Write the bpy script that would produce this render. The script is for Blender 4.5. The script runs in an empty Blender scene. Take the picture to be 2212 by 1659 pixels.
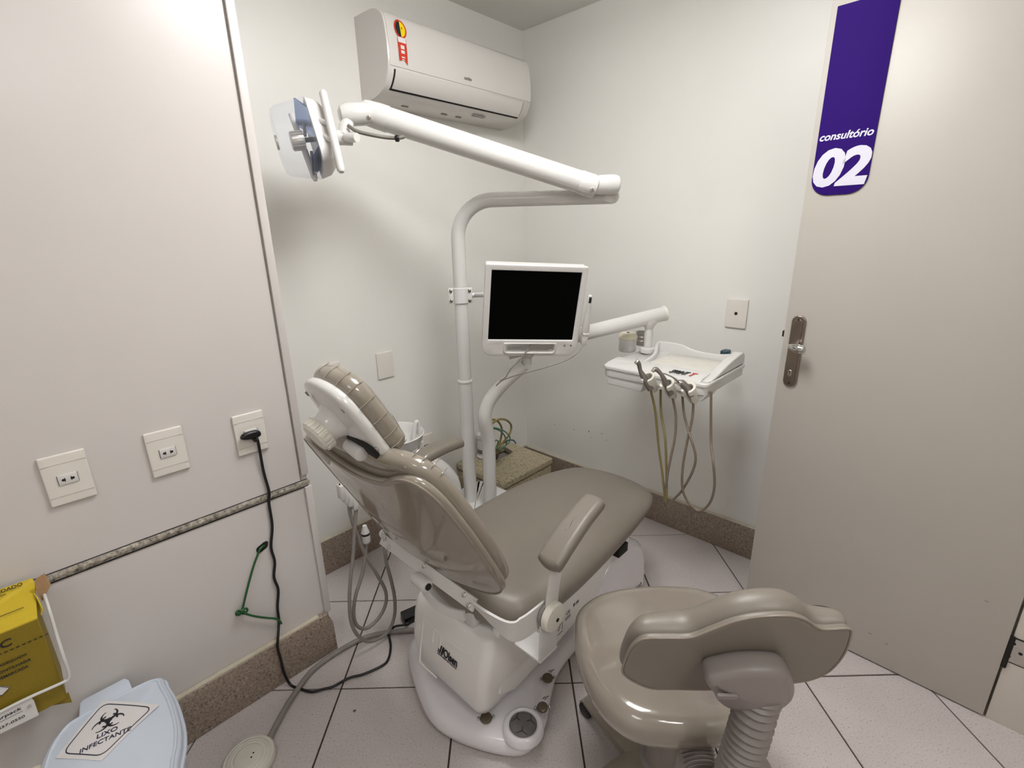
import bpy, bmesh, math, random
from mathutils import Vector as V, Matrix
random.seed(7)
R = math.radians
# ------------------------------------------------------------------ camera, world, light
CH = 1.42
FPX, PIT, ROLL, YAW, WA = 1048.66, 0.29770629, -0.01962932, 0.00697263, 0.76652258
cf = V((math.sin(YAW)*math.cos(PIT), math.cos(YAW)*math.cos(PIT), -math.sin(PIT)))
cr0 = V((math.cos(YAW), -math.sin(YAW), 0)); cu0 = cr0.cross(cf)
cr = cr0*math.cos(ROLL) + cu0*math.sin(ROLL); cu = -cr0*math.sin(ROLL) + cu0*math.cos(ROLL)
CAM = V((0, 0, CH))
sc = bpy.context.scene
COL = sc.collection
cd = bpy.data.cameras.new('camera'); cam = bpy.data.objects.new('camera', cd); COL.objects.link(cam)
M = Matrix((cr, cu, -cf)).transposed().to_4x4(); M.translation = CAM
cam.matrix_world = M
cd.sensor_fit = 'HORIZONTAL'; cd.sensor_width = 36.0; cd.lens = FPX/2212*36.0; cd.clip_start = 0.02
sc.camera = cam
w = bpy.data.worlds.new('world'); sc.world = w; w.use_nodes = True
w.node_tree.nodes['Background'].inputs[0].default_value = (0.9, 0.95, 1.0, 1)
w.node_tree.nodes['Background'].inputs[1].default_value = 0.25
sc.view_settings.view_transform = 'Standard'; sc.view_settings.look = 'None'
sc.view_settings.exposure = 0.0; sc.view_settings.gamma = 1.0; sc.view_settings.use_curve_mapping = False
LAMP_POWER = 12.5
# ceiling light panels, the last an added fill: u, v, strength, label (built below as ceiling_light)
LIGHTS = ((.20, 1.75, 1.05, 'square ceiling light panel above the open floor behind the viewer'),
          (.90, .28, 2.0, 'square ceiling light panel above the head of the dental chair'),
          (-.95, .85, .45, 'added square fill light panel beyond the waste bin, behind the viewer'))  # unseen panel added to fill in light on the lower door

# ------------------------------------------------------------------ room frame: u along the back wall, v across, z up
aD = V((math.sin(WA), math.cos(WA), 0)); W = V((math.cos(WA), -math.sin(WA), 0)); Z = V((0, 0, 1))
V0 = -0.935
def L(u, v, z=0.0): return aD*u + W*(v+V0) + Z*z
def loc(q): return (q.dot(aD), q.dot(W)-V0, q.z)
def ray(x, y): return cr*((x-1106)/FPX) - cu*((y-829.5)/FPX) + cf
def pz(x, y, z=0.0):
    d = ray(x, y); return CAM + d*((z-CH)/d.z)
def pp(x, y, o, n):
    d = ray(x, y); return CAM + d*((o-CAM).dot(n)/d.dot(n))
def pv(x, y, v): return pp(x, y, L(0, v), W)
def pu(x, y, u): return pp(x, y, L(u, 0), aD)
def pd(x, y, d): return CAM + ray(x, y)*d

# ------------------------------------------------------------------ materials
def srgb(c):
    if isinstance(c, str):
        c = [int(c[i:i+2], 16)/255 for i in (0, 2, 4)]
        c = [x/12.92 if x <= .04045 else ((x+.055)/1.055)**2.4 for x in c]
    return (c[0], c[1], c[2], 1)
def mat(name, col, rough=.5, metal=0, noise=0, nscale=40, bump=0, bscale=200, coat=0, trans=0, col2=None, spec=.5, emit=0):
    m = bpy.data.materials.new(name); m.use_nodes = True
    nt = m.node_tree; b = nt.nodes['Principled BSDF']
    b.inputs['Base Color'].default_value = srgb(col); b.inputs['Roughness'].default_value = rough
    b.inputs['Metallic'].default_value = metal; b.inputs['Specular IOR Level'].default_value = spec
    if coat: b.inputs['Coat Weight'].default_value = coat; b.inputs['Coat Roughness'].default_value = .06
    if trans: b.inputs['Transmission Weight'].default_value = trans
    if emit:
        b.inputs['Emission Color'].default_value = srgb(col); b.inputs['Emission Strength'].default_value = emit
    tc = nt.nodes.new('ShaderNodeTexCoord')
    if noise:
        n = nt.nodes.new('ShaderNodeTexNoise'); n.inputs['Scale'].default_value = nscale; n.inputs['Detail'].default_value = 6
        nt.links.new(tc.outputs['Object'], n.inputs['Vector'])
        r = nt.nodes.new('ShaderNodeValToRGB')
        c1 = srgb(col); c2 = srgb(col2) if col2 else tuple(x*(1-noise) for x in c1[:3])+(1,)
        r.color_ramp.elements[0].color = c2; r.color_ramp.elements[1].color = c1
        r.color_ramp.elements[0].position = .38; r.color_ramp.elements[1].position = .62
        nt.links.new(n.outputs['Fac'], r.inputs['Fac']); nt.links.new(r.outputs['Color'], b.inputs['Base Color'])
    if bump:
        n2 = nt.nodes.new('ShaderNodeTexNoise'); n2.inputs['Scale'].default_value = bscale; n2.inputs['Detail'].default_value = 4
        nt.links.new(tc.outputs['Object'], n2.inputs['Vector'])
        bp = nt.nodes.new('ShaderNodeBump'); bp.inputs['Strength'].default_value = bump; bp.inputs['Distance'].default_value = .01
        nt.links.new(n2.outputs['Fac'], bp.inputs['Height']); nt.links.new(bp.outputs['Normal'], b.inputs['Normal'])
    return m
def speckle(name, base, dark, light, scale, rough, bump=0.0, amt=.5):
    m = bpy.data.materials.new(name); m.use_nodes = True
    nt = m.node_tree; b = nt.nodes['Principled BSDF']; b.inputs['Roughness'].default_value = rough
    tc = nt.nodes.new('ShaderNodeTexCoord')
    n = nt.nodes.new('ShaderNodeTexNoise'); n.inputs['Scale'].default_value = scale; n.inputs['Detail'].default_value = 3
    n.inputs['Roughness'].default_value = .7
    nt.links.new(tc.outputs['Object'], n.inputs['Vector'])
    r = nt.nodes.new('ShaderNodeValToRGB'); e = r.color_ramp.elements
    e[0].position = .33; e[0].color = srgb(dark); e[1].position = .70; e[1].color = srgb(light)
    k = e.new(.33+amt*.2); k.color = srgb(base); k2 = e.new(.56); k2.color = srgb(base)
    nt.links.new(n.outputs['Fac'], r.inputs['Fac'])
    big = nt.nodes.new('ShaderNodeTexNoise'); big.inputs['Scale'].default_value = 3.5; big.inputs['Detail'].default_value = 4
    nt.links.new(tc.outputs['Object'], big.inputs['Vector'])
    mp = nt.nodes.new('ShaderNodeMapRange'); mp.inputs['From Min'].default_value = .3; mp.inputs['From Max'].default_value = .7
    mp.inputs['To Min'].default_value = .90; mp.inputs['To Max'].default_value = 1.04
    nt.links.new(big.outputs['Fac'], mp.inputs['Value'])
    mx = nt.nodes.new('ShaderNodeMix'); mx.data_type = 'RGBA'; mx.blend_type = 'MULTIPLY'; mx.inputs['Factor'].default_value = 1
    nt.links.new(r.outputs['Color'], mx.inputs['A']); nt.links.new(mp.outputs['Result'], mx.inputs['B'])
    nt.links.new(mx.outputs['Result'], b.inputs['Base Color'])
    if bump:
        bp = nt.nodes.new('ShaderNodeBump'); bp.inputs['Strength'].default_value = bump; bp.inputs['Distance'].default_value = .004
        nt.links.new(n.outputs['Fac'], bp.inputs['Height']); nt.links.new(bp.outputs['Normal'], b.inputs['Normal'])
    return m
wallm = mat('wall_paint', 'e6e4df', .38, noise=.03, nscale=2.2, bump=.02, bscale=60)
partm = mat('panel_paint', 'd0cac7', .30, noise=.03, nscale=2.0, bump=.015, bscale=40)
ceilm = mat('ceiling_paint', 'e4e2dd', .7, noise=.02, nscale=3)
doorm = mat('door_paint', 'b6b0a8', .42, noise=.03, nscale=2.5, bump=.02, bscale=90)
framem = mat('frame_paint', 'd5cdc3', .5, noise=.05, nscale=6, bump=.05, bscale=30)
tilem = speckle('floor_tile', 'c9c0be', '7d7370', 'd8d0ce', 210, .34, amt=.35)
groutm = mat('grout', '4a3c38', .9, noise=.3, nscale=60)
granm = speckle('granite', '97877a', '57493f', 'bdae9b', 150, .45, .15, .7)
gran2 = speckle('granite_block_stone', 'b8ac90', '77694f', 'dacfb2', 110, .5, .2, .7)
edgem = mat('granite_edge', 'c9c0ad', .6, noise=.1)
roughm = speckle('broken_plaster', 'a59d91', '5c554b', 'cfc9bd', 85, .95, 1.0, .9)
whitep = mat('white_enamel', 'd0cecb', .16, coat=.5, noise=.015, nscale=5)
plastic = mat('white_plastic', 'd4d1cf', .28, noise=.02, nscale=6)
lilac = mat('base_plastic', 'e0dce0', .2, coat=.4, noise=.02, nscale=5)
shroudm = mat('shroud_plastic', 'e9e6e3', .3, noise=.02, nscale=5)
creamp = mat('cream_plastic', 'd8d4c9', .35, noise=.02, nscale=6)
greyp = mat('grey_plastic', '8b827f', .42, noise=.04, nscale=8)
acm = mat('ac_plastic', 'd3cfcb', .22, noise=.01, nscale=5)
leather = mat('taupe_vinyl', '7d756b', .42, noise=.05, nscale=4, bump=.04, bscale=700)
film = mat('taupe_vinyl_under_film', '91887b', .12, noise=.07, nscale=3, coat=.6, bump=.10, bscale=14)
filmseat = mat('stool_vinyl_under_film', '8e857a', .10, noise=.08, nscale=5, coat=.7, bump=.05, bscale=10)
piping = mat('taupe_piping', '8a8074', .3, noise=.05)
blackm = mat('black_plastic', '0c0c0d', .35, noise=.2)
screenm = mat('screen_glass', '010101', .6, noise=.2, spec=.05)
darkm = mat('dark_slot', '16130f', .8, noise=.2)
chrome = mat('chrome', 'cfcdca', .12, 1, noise=.05)
steel = mat('brushed_steel', 'c2bdb7', .34, .75, noise=.1, nscale=30)
nickel = mat('worn_nickel', '9c9085', .28, 1, noise=.18, nscale=12)
silverm = mat('handpiece_grey', '78716b', .36, .35, noise=.1, nscale=60)
hosem = mat('taupe_hose', '7a6d5f', .5, noise=.1, nscale=30)
hoseg = mat('grey_hose', '8c8580', .5, noise=.08, nscale=30)
olivem = mat('olive_tube', '8c7c48', .35, noise=.1, nscale=40)
greenm = mat('green_tube', '5d8a70', .35, noise=.1, nscale=40)
wirem = mat('green_wire', '1d5a2c', .45, noise=.15)
bluem = mat('blue_tube', '2a5570', .4, noise=.1)
purple = mat('purple_acrylic', '2f1569', .6, noise=.05, nscale=4, spec=.05)
signwhite = mat('sign_white', 'd9d7e4', .4, noise=.02)
yellowm = mat('yellow_card', 'c8ad25', .7, noise=.06, nscale=300)
shaded_card = mat('yellow_card_shaded', '846f0c', .7, noise=.06, nscale=300)  # same yellow card, its colour darkened for the shaded front and bottom flap
kraft = mat('kraft_card', 'b08c66', .85, noise=.1, nscale=80)
paper = mat('white_paper', 'dcd8d8', .6, noise=.03)
binm = mat('bin_plastic', 'cdd5e2', .25, noise=.03, nscale=6, coat=.3)
inkm = mat('black_ink', '15151c', .5, noise=.1)
navy = mat('navy_ink', '23263f', .5, noise=.1)
redm = mat('red_print', 'c8371e', .4, noise=.05)
yelm = mat('yellow_print', 'f0d400', .4, noise=.05)
reflm = mat('bluish_reflector', '9db4e0', .12, .65, noise=.06, nscale=9)
bagm = mat('cream_bag', 'd8d0b8', .35, noise=.05, bump=.3, bscale=30)
corrm = mat('corridor_paint', 'cfc9be', .6, noise=.03)
clear = bpy.data.materials.new('clear_shield'); clear.use_nodes = True
_nt = clear.node_tree; _b = _nt.nodes['Principled BSDF']; _b.inputs['Base Color'].default_value = (.9, .93, 1, 1); _b.inputs['Roughness'].default_value = .04
_t = _nt.nodes.new('ShaderNodeBsdfTransparent'); _t.inputs[0].default_value = (.97, .98, 1, 1)
_mx = _nt.nodes.new('ShaderNodeMixShader'); _fr = _nt.nodes.new('ShaderNodeLayerWeight'); _fr.inputs[0].default_value = .22
_rm = _nt.nodes.new('ShaderNodeMapRange'); _rm.inputs['To Min'].default_value = .05; _rm.inputs['To Max'].default_value = .35
_nt.links.new(_fr.outputs['Facing'], _rm.inputs['Value']); _nt.links.new(_rm.outputs['Result'], _mx.inputs[0])
_nt.links.new(_t.outputs[0], _mx.inputs[1]); _nt.links.new(_b.outputs[0], _mx.inputs[2]); _nt.links.new(_mx.outputs[0], _nt.nodes['Material Output'].inputs['Surface'])

# ------------------------------------------------------------------ mesh helpers
class Fr:
    def __init__(s, o, x, y, z=None):
        s.o = V(o); s.x = V(x).normalized(); s.y = V(y).normalized(); s.z = V(z).normalized() if z is not None else s.x.cross(s.y)
    def __call__(s, a, b, c=0.0): return s.o + s.x*a + s.y*b + s.z*c
    def at(s, a, b, c=0.0): return Fr(s(a, b, c), s.x, s.y, s.z)
    def uv(s, p):
        d = p-s.o; return (d.dot(s.x), d.dot(s.y))
class MB:
    def __init__(s): s.v = []; s.f = []; s.m = []
    def add(s, vf, mi=0):
        vs, fs = vf; k = len(s.v); s.v += [V(p) for p in vs]; s.f += [tuple(i+k for i in f) for f in fs]; s.m += [mi]*len(fs); return s
    def build(s, name, mats, parent=None, origin=None, sharp=38, flat=False):
        me = bpy.data.meshes.new(name)
        o0 = ROOTS.get(parent.name) if parent else None
        if parent and o0 is None: o0 = parent['_o'] if '_o' in parent else (0, 0, 0)
        if not parent: o0 = origin if origin is not None else (0, 0, 0)
        o0 = V(o0)
        me.from_pydata([tuple(p-o0) for p in s.v], [], s.f)
        if not isinstance(mats, (list, tuple)): mats = [mats]
        for m in mats: me.materials.append(m)
        me.polygons.foreach_set('material_index', s.m)
        bm = bmesh.new(); bm.from_mesh(me); bmesh.ops.recalc_face_normals(bm, faces=bm.faces); bm.to_mesh(me); bm.free()
        if not flat:
            me.polygons.foreach_set('use_smooth', [True]*len(me.polygons)); me.set_sharp_from_angle(angle=R(sharp))
        o = bpy.data.objects.new(name, me); COL.objects.link(o)
        if parent: o.parent = parent; ROOTS[o.name] = tuple(o0)
        else: o.location = o0; ROOTS[o.name] = tuple(o0)
        return o
ROOTS = {}
def thing(name, p, label, cat, group=None):
    o = bpy.data.objects.new(name, None); COL.objects.link(o); o.location = p; o.empty_display_size = .05
    o['label'] = label; o['category'] = cat
    if group: o['group'] = group
    ROOTS[o.name] = tuple(p); return o
def tag(o, label, cat, group=None):
    o['label'] = label; o['category'] = cat
    if group: o['group'] = group
    return o
def structure(o): o['kind'] = 'structure'; return o
def one(vf, name, m, parent=None, origin=None, **k): return MB().add(vf).build(name, m, parent, origin, **k)
def crom(pts, n=6, closed=False):
    pts = [V(p) for p in pts]; N = len(pts); out = []
    rng = range(N) if closed else range(N-1)
    for i in rng:
        if closed: p0, p1, p2, p3 = pts[i-1], pts[i], pts[(i+1) % N], pts[(i+2) % N]
        else: p0, p1, p2, p3 = pts[max(i-1, 0)], pts[i], pts[i+1], pts[min(i+2, N-1)]
        for k in range(n):
            t = k/n
            out.append(.5*((2*p1)+(p2-p0)*t+(2*p0-5*p1+4*p2-p3)*t*t+(3*p1-p0-3*p2+p3)*t**3))
    if not closed: out.append(pts[-1])
    return out
def loft(rings, cap=True, closed=False):
    n = len(rings[0]); vs = [p for r in rings for p in r]; fs = []
    K = len(rings)
    for i in range(K if closed else K-1):
        a = i*n; b = ((i+1) % K)*n
        for j in range(n): fs.append((a+j, a+(j+1) % n, b+(j+1) % n, b+j))
    if cap and not closed: fs.append(tuple(range(n-1, -1, -1))); fs.append(tuple((K-1)*n+j for j in range(n)))
    return vs, fs
def tube(path, r, n=14, cap=True, closed=False, flat=None, up=None):
    path = [V(p) for p in path]; N = len(path)
    if not isinstance(r, (list, tuple)): r = [r]*N
    elif len(r) != N: r = [r[min(len(r)-1, int(i*(len(r)-1)/(N-1)))]*(1-((i*(len(r)-1)/(N-1)) % 1)) + r[min(len(r)-1, int(i*(len(r)-1)/(N-1))+1)]*((i*(len(r)-1)/(N-1)) % 1) for i in range(N)]
    rings = []; nrm = None
    for i in range(N):
        t = (path[(i+1) % N]-path[i-1]) if closed else (path[min(i+1, N-1)]-path[max(i-1, 0)])
        t.normalize()
        if nrm is None:
            ref = V(up) if up is not None else (Z if abs(t.z) < .9 else V((1, 0, 0)))
            nrm = (ref - t*ref.dot(t)).normalized()
        else: nrm = (nrm - t*nrm.dot(t)).normalized()
        b = t.cross(nrm); fl = flat if flat else 1.0
        rings.append([path[i] + nrm*(r[i]*math.cos(2*math.pi*k/n)) + b*(r[i]*fl*math.sin(2*math.pi*k/n)) for k in range(n)])
    return loft(rings, cap, closed)
def perp(ax):
    ax = V(ax).normalized(); ref = Z if abs(ax.z) < .9 else V((1, 0, 0)); x = (ref-ax*ref.dot(ax)).normalized(); return x, ax.cross(x)
def lathe(prof, o, ax, n=32, cap=True, sx=None, asp=1.0):
    ax = V(ax).normalized(); x, y = perp(ax)
    if sx is not None: x = (V(sx)-ax*V(sx).dot(ax)).normalized(); y = ax.cross(x)
    o = V(o)
    rings = [[o+ax*h+(x*math.cos(2*math.pi*k/n)+y*math.sin(2*math.pi*k/n)*asp)*max(r, 1e-5) for k in range(n)] for r, h in prof]
    return loft(rings, cap)
def cyl(a, b, r, n=24, bev=.0, r2=None):
    a = V(a); b = V(b); h = (b-a).length; r2 = r if r2 is None else r2
    if bev: prof = [(r-bev, 0), (r-bev*.3, bev*.3), (r, bev), (r2, h-bev), (r2-bev*.3, h-bev*.3), (r2-bev, h)]
    else: prof = [(r, 0), (r2, h)]
    return lathe(prof, a, b-a, n)
def ball(o, r, ax=Z, sq=1.0, n=20): return lathe([(r*math.sin(math.pi*i/10), -r*sq*math.cos(math.pi*i/10)) for i in range(11)], o, ax, n)
def box(fr, sx, sy, sz, bev=.004, seg=2):
    bm = bmesh.new(); bmesh.ops.create_cube(bm, size=1)
    for v in bm.verts: v.co = V((v.co.x*sx, v.co.y*sy, v.co.z*sz))
    if bev: bmesh.ops.bevel(bm, geom=bm.edges[:], offset=bev, segments=seg, affect='EDGES', profile=.5)
    bm.verts.index_update(); out = [fr(*v.co) for v in bm.verts], [tuple(v.index for v in f.verts) for f in bm.faces]; bm.free(); return out
def rrect(x0, y0, x1, y1, r, n=5):
    if not isinstance(r, (list, tuple)): r = [r]*4
    out = []
    for (cx, cy, a, rr) in ((x1-r[0], y1-r[0], 0, r[0]), (x0+r[1], y1-r[1], 90, r[1]), (x0+r[2], y0+r[2], 180, r[2]), (x1-r[3], y0+r[3], 270, r[3])):
        for k in range(n+1):
            t = R(a+90*k/n); out.append((cx+rr*math.cos(t), cy+rr*math.sin(t)))
    return out
def smooth2(pts, n=6): return [(p.x, p.y) for p in crom([V((a, b, 0)) for a, b in pts], n, True)]
def curve_prism(outs, fr, h0, h1, bev=0.0, bseg=2):
    c = bpy.data.curves.new('tmp', 'CURVE'); c.dimensions = '2D'; c.fill_mode = 'BOTH'
    c.extrude = max((h1-h0)/2-bev, 1e-5); c.bevel_depth = bev; c.bevel_resolution = bseg; c.offset = -bev
    for o in outs:
        s = c.splines.new('POLY'); s.points.add(len(o)-1); s.use_cyclic_u = True
        for p, q in zip(s.points, o): p.co = (q[0], q[1], 0, 1)
    ob = bpy.data.objects.new('tmp', c); me = bpy.data.meshes.new_from_object(ob); mid = (h0+h1)/2
    bm = bmesh.new(); bm.from_mesh(me); bmesh.ops.remove_doubles(bm, verts=bm.verts, dist=1e-6); bm.verts.index_update()
    out = [fr(v.co.x, v.co.y, v.co.z+mid) for v in bm.verts], [tuple(v.index for v in f.verts) for f in bm.faces]
    bm.free(); bpy.data.objects.remove(ob); bpy.data.curves.remove(c); bpy.data.meshes.remove(me); return out
def text(s, fr, w=None, h=None, shear=0.0, bold=0.0, thick=.0004, deform=None, spacing=1.0):
    c = bpy.data.curves.new('tmp', 'FONT'); c.body = s; c.shear = shear; c.offset = bold; c.extrude = .5; c.space_character = spacing; c.resolution_u = 4
    ob = bpy.data.objects.new('tmp', c); me = bpy.data.meshes.new_from_object(ob)
    xs = [v.co.x for v in me.vertices]; ys = [v.co.y for v in me.vertices]; x0, x1, y0, y1 = min(xs), max(xs), min(ys), max(ys)
    if w is None: w = h/(y1-y0)*(x1-x0)
    if h is None: h = w/(x1-x0)*(y1-y0)
    out = []
    for v in me.vertices:
        a, b, t = (v.co.x-x0)/(x1-x0)*w, (v.co.y-y0)/(y1-y0)*h, (v.co.z+.5)*thick
        out.append(fr(a, b, t) if deform is None else deform(a, b, t))
    fs = [tuple(p.vertices) for p in me.polygons]
    bpy.data.objects.remove(ob); bpy.data.curves.remove(c); bpy.data.meshes.remove(me); return out, fs
def cushion(out, fr, t, r, crown=0.0, bcrown=0.0, seg=4, deform=None, inner=(.97, .85, .65, .42, .2)):
    N = len(out); A = sum(out[i-1][0]*out[i][1]-out[i][0]*out[i-1][1] for i in range(N))
    P = [V((a, b, 0)) for a, b in out]
    if A < 0: P.reverse()
    nr = []
    for i in range(N):
        d = (P[(i+1) % N]-P[i-1]).normalized(); nr.append(V((-d.y, d.x, 0)))
    c = sum(P, V())/N
    r = min(r, t/2-1e-4)
    def ring(inset, h): return [p+n*inset+Z*h for p, n in zip(P, nr)]
    base = [p+n*r for p, n in zip(P, nr)]
    rings = [[c+(p-c)*s+Z*(-bcrown*(1-s*s)) for p in base] for s in reversed(inner)]
    for k in range(seg+1):
        a = R(-90+90*k/seg); rings.append(ring(r*(1-math.cos(a)), r+r*math.sin(a)))
    for k in range(seg+1):
        a = R(90*k/seg); rings.append(ring(r*(1-math.cos(a)), t-r+r*math.sin(a)))
    rings += [[c+(p-c)*s+Z*(t+crown*(1-s*s)) for p in base] for s in inner]
    if deform: rings = [[V(deform(*p)) for p in q] for q in rings]
    return loft([[fr(*p) for p in q] for q in rings])
def strip(fr, path, thick, zb, r=.004):
    # low wall along a path of (x, y, top height) with a rounded top
    P = [V(p) for p in path]; rings = []
    for i, p in enumerate(P):
        d = (P[min(i+1, len(P)-1)]-P[max(i-1, 0)]); d.z = 0; d.normalize(); n = V((-d.y, d.x, 0)); h = thick/2
        rings.append([fr(p.x+n.x*o, p.y+n.y*o, z) for o, z in ((-h, zb), (-h, p.z-r), (-h*.7, p.z-r*.3), (0, p.z), (h*.7, p.z-r*.3), (h, p.z-r), (h, zb))])
    return loft(rings)
def copy_tree(o, parent=None, off=V((0, 0, 0))):
    c = o.copy(); COL.objects.link(c); c.parent = parent
    if parent is None: c.location = o.location+off
    for ch in list(o.children): copy_tree(ch, c)
    return c

K = Fr(L(0, 0, 0), aD, W, Z)           # room / chair frame (u, v, z)
Kp = lambda u, v, z: L(u, v, z)
# ------------------------------------------------------------------ the room
CEIL = 2.382; VA = -.934; VP = -.525; UB = 2.093; VC = 1.215; UP = .566; UD = -1.75
def slab(name, u0, u1, v0, v1, z0, z1, m, parent=None, bev=0):
    fr = Fr(L((u0+u1)/2, (v0+v1)/2, (z0+z1)/2), aD, W, Z)
    return structure(one(box(fr, u1-u0, v1-v0, z1-z0, bev), name, m, parent))
slab('wall_back', UP-.02, UB, VA-.1, VA, -.05, CEIL, wallm)
wl = slab('wall_left', UD, UP, VP-.3, VP, -.05, CEIL, partm)
slab('wall_right', UB, UB+.1, VA-.1, VC+.1, -.05, CEIL, wallm)
slab('wall_rear', UD-.1, UD, VP, VC+1.3, -.05, CEIL, wallm)
HU = 1.763                              # hinge side of the door opening
slab('wall_front', HU+.035, UB, VC, VC+.1, -.05, CEIL, wallm)
slab('ceiling', UD-.1, UB+.1, VA-.1, VC+1.3, CEIL, CEIL+.08, ceilm)
# corridor beyond the door opening
slab('wall_corridor', UD, UB+.1, VC+1.2, VC+1.3, -.05, CEIL, corrm)
slab('wall_entry', UB, UB+.1, VC+.1, VC+1.3, -.05, CEIL, corrm)
# floor: grout bed with single tiles
fl = slab('floor', UD-.05, UB+.05, VA-.05, VC+1.25, -.06, -.004, groutm)
def clip(poly, a, b, c):               # keep a*u+b*v+c >= 0
    out = []
    for i in range(len(poly)):
        p, q = poly[i-1], poly[i]; dp, dq = a*p[0]+b*p[1]+c, a*q[0]+b*q[1]+c
        if (dp >= 0) != (dq >= 0):
            t = dp/(dp-dq); out.append((p[0]+(q[0]-p[0])*t, p[1]+(q[1]-p[1])*t))
        if dq >= 0: out.append(q)
    return out
TX, TY, X0, Y0, G = .382, .403, -.575, 1.244, .0026
tile_mesh = None
for i in range(-10, 9):
    for j in range(-8, 8):
        x0, y0 = X0+i*TX, Y0+j*TY
        w4 = [(x0+G, y0+G), (x0+TX-G, y0+G), (x0+TX-G, y0+TY-G), (x0+G, y0+TY-G)]
        q = [loc(V((a, b, 0)))[:2] for a, b in w4]
        q = clip(clip(clip(clip(q, -1, 0, UB), 0, 1, -VA), 0, -1, VC+1.2), 1, 0, -UD)
        if not q: continue
        whole = len(q) == 4 and all(p[0] > UP or p[1] > VP for p in q) and all(abs(loc(V((a, b, 0)))[0]-p[0]) < 1e-6 for (a, b), p in zip(w4, q))
        cx, cy = x0+TX/2, y0+TY/2
        if whole:
            if tile_mesh is None:
                fr = Fr((cx, cy, -.003), V((1, 0, 0)), V((0, 1, 0)), Z)
                t = one(box(fr, TX-2*G, TY-2*G, .006, .0012, 1), 'tile', tilem, fl, flat=True); me = t.data
                for v in me.vertices: v.co -= V((cx, cy, 0))
                t.location = (cx, cy, 0); tile_mesh = me
            else:
                t = bpy.data.objects.new('tile', tile_mesh); COL.objects.link(t); t.parent = fl; t.location = (cx, cy, 0)
            continue
        m = MB()
        for part in (clip(q, 1, 0, -UP), clip(clip(q, -1, 0, UP), 0, 1, -VP)):
            if len(part) > 2:
                top = [L(a, b, 0) for a, b in part]; n = len(top)
                m.add((top+[p-Z*.006 for p in top], [tuple(range(n)), tuple(range(2*n-1, n-1, -1))]+[(k, (k+1) % n, n+(k+1) % n, n+k) for k in range(n)]))
        if m.v: m.build('tile', tilem, fl, flat=True)
# baseboards
def board(name, p0, p1, nrm, h, t=.02):
    p0, p1 = V(p0), V(p1); x = (p1-p0).normalized(); fr = Fr((p0+p1)/2+V(nrm)*t/2+Z*h/2, x, nrm, Z)
    m = MB().add(box(fr, (p1-p0).length, t, h, .003), 0)
    m.add(box(fr.at(0, 0, h/2+.0015), (p1-p0).length, t*.9, .003, 0), 1)
    return structure(m.build(name, [granm, edgem]))
board('baseboard_back', L(UP, VA), L(UB-.02, VA), W, .165)
board('baseboard_right', L(UB, VA+.001), L(UB, VC), -aD, .155)
m = MB().add(curve_prism([[(0, 0), (UP-UD+.006, 0), (UP-UD+.004, .12), (UP-UD-.012, .165), (0, .165)]], Fr(L(UD, VP+.018), aD, Z, W), -.018, .004, .003))
m.add(box(Fr(L((UD+UP)/2-.02, VP+.010, .1665), aD, W, Z), UP-UD-.04, .017, .003, 0), 1)
structure(m.build('baseboard_left', [granm, edgem]))
# white corner strip on the partition edge, in two lengths, and the chased plaster channel
for z0, z1, du in ((.70, CEIL, 0), (.16, .655, .004)):
    structure(one(box(Fr(L(UP-.007+du, VP+.0045, (z0+z1)/2), aD, W, Z), .022, .011, z1-z0, .002), 'trim_1', partm))
rng = random.Random(3)
top, bot = [], []
n = 60
for k in range(n+1):
    uu = UD+(UP+.004-UD)*k/n
    top.append((uu, .677+rng.uniform(-.003, .003))); bot.append((uu, .657+rng.uniform(-.002, .002)))
m = MB()
vs = []; fs = []
for k in range(n+1):
    for (z, o) in ((top[k][1], .001), (top[k][1]-.006, .006+rng.uniform(-.002, .002)), (bot[k][1]+.008, .005+rng.uniform(-.002, .002)), (bot[k][1], .001)):
        vs.append(L(top[k][0], VP+o, z))
for k in range(n):
    for j in range(3): fs.append((k*4+j, k*4+j+1, k*4+5+j, k*4+4+j))
m.add((vs, fs), 0)
m.add(box(Fr(L((UD+UP)/2, VP+.001, .6555), aD, W, Z), UP-UD, .003, .003, 0), 1)
m.add(box(Fr(L((UD+UP)/2, VP+.0005, .6795), aD, W, Z), UP-UD, .002, .0016, 0), 1)
structure(m.build('trim_2', [roughm, darkm], sharp=60))
# dark joint line beside the corner strip
structure(one(box(Fr(L(UP-.0205, VP+.0008, (.68+CEIL)/2), aD, W, Z), .0022, .002, CEIL-.68, 0), 'trim_3', mat('joint_line_grey', '8f8a83', .9, noise=.2)))

# ------------------------------------------------------------------ door, jamb
D0 = pz(1608, 1298); D1 = pz(2121.6, 1549); dd = (D1-D0).normalized(); dn = V((dd.y, -dd.x, 0))
if dn.dot(CAM-D0) < 0: dn = -dn
DW = (D1-D0).length
DF = Fr(D0, dd, Z, dn)                   # a along the leaf from its free edge, z up, out towards the room
door = structure(one(box(Fr(D0+dd*DW/2-dn*.0175+Z*(1.055+.006), dd, Z, dn), DW, 2.11, .035, .003), 'door_1', doorm, None, tuple(D0)))
ROOTS[door.name] = tuple(D0)
def dpt(x, y, off=0): return DF.uv(pp(x, y, D0+dn*off, dn))
a0, z0 = dpt(1727, 681); a1, z1 = dpt(1707, 834)
ac = (a0+a1)/2
PW = .021
m = MB().add(cushion(rrect(-PW, z1, PW, z0, PW*.95, 8), DF.at(ac, 0, 0), .008, .006, seg=4))
plate = m.build('handle_plate', nickel, door)
one(cushion(rrect(-PW*.62, z1+.012, PW*.62, z0-.012, PW*.55, 8), DF.at(ac, 0, .0075), .0035, .003, seg=3), 'plate_centre', nickel, door)
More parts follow.
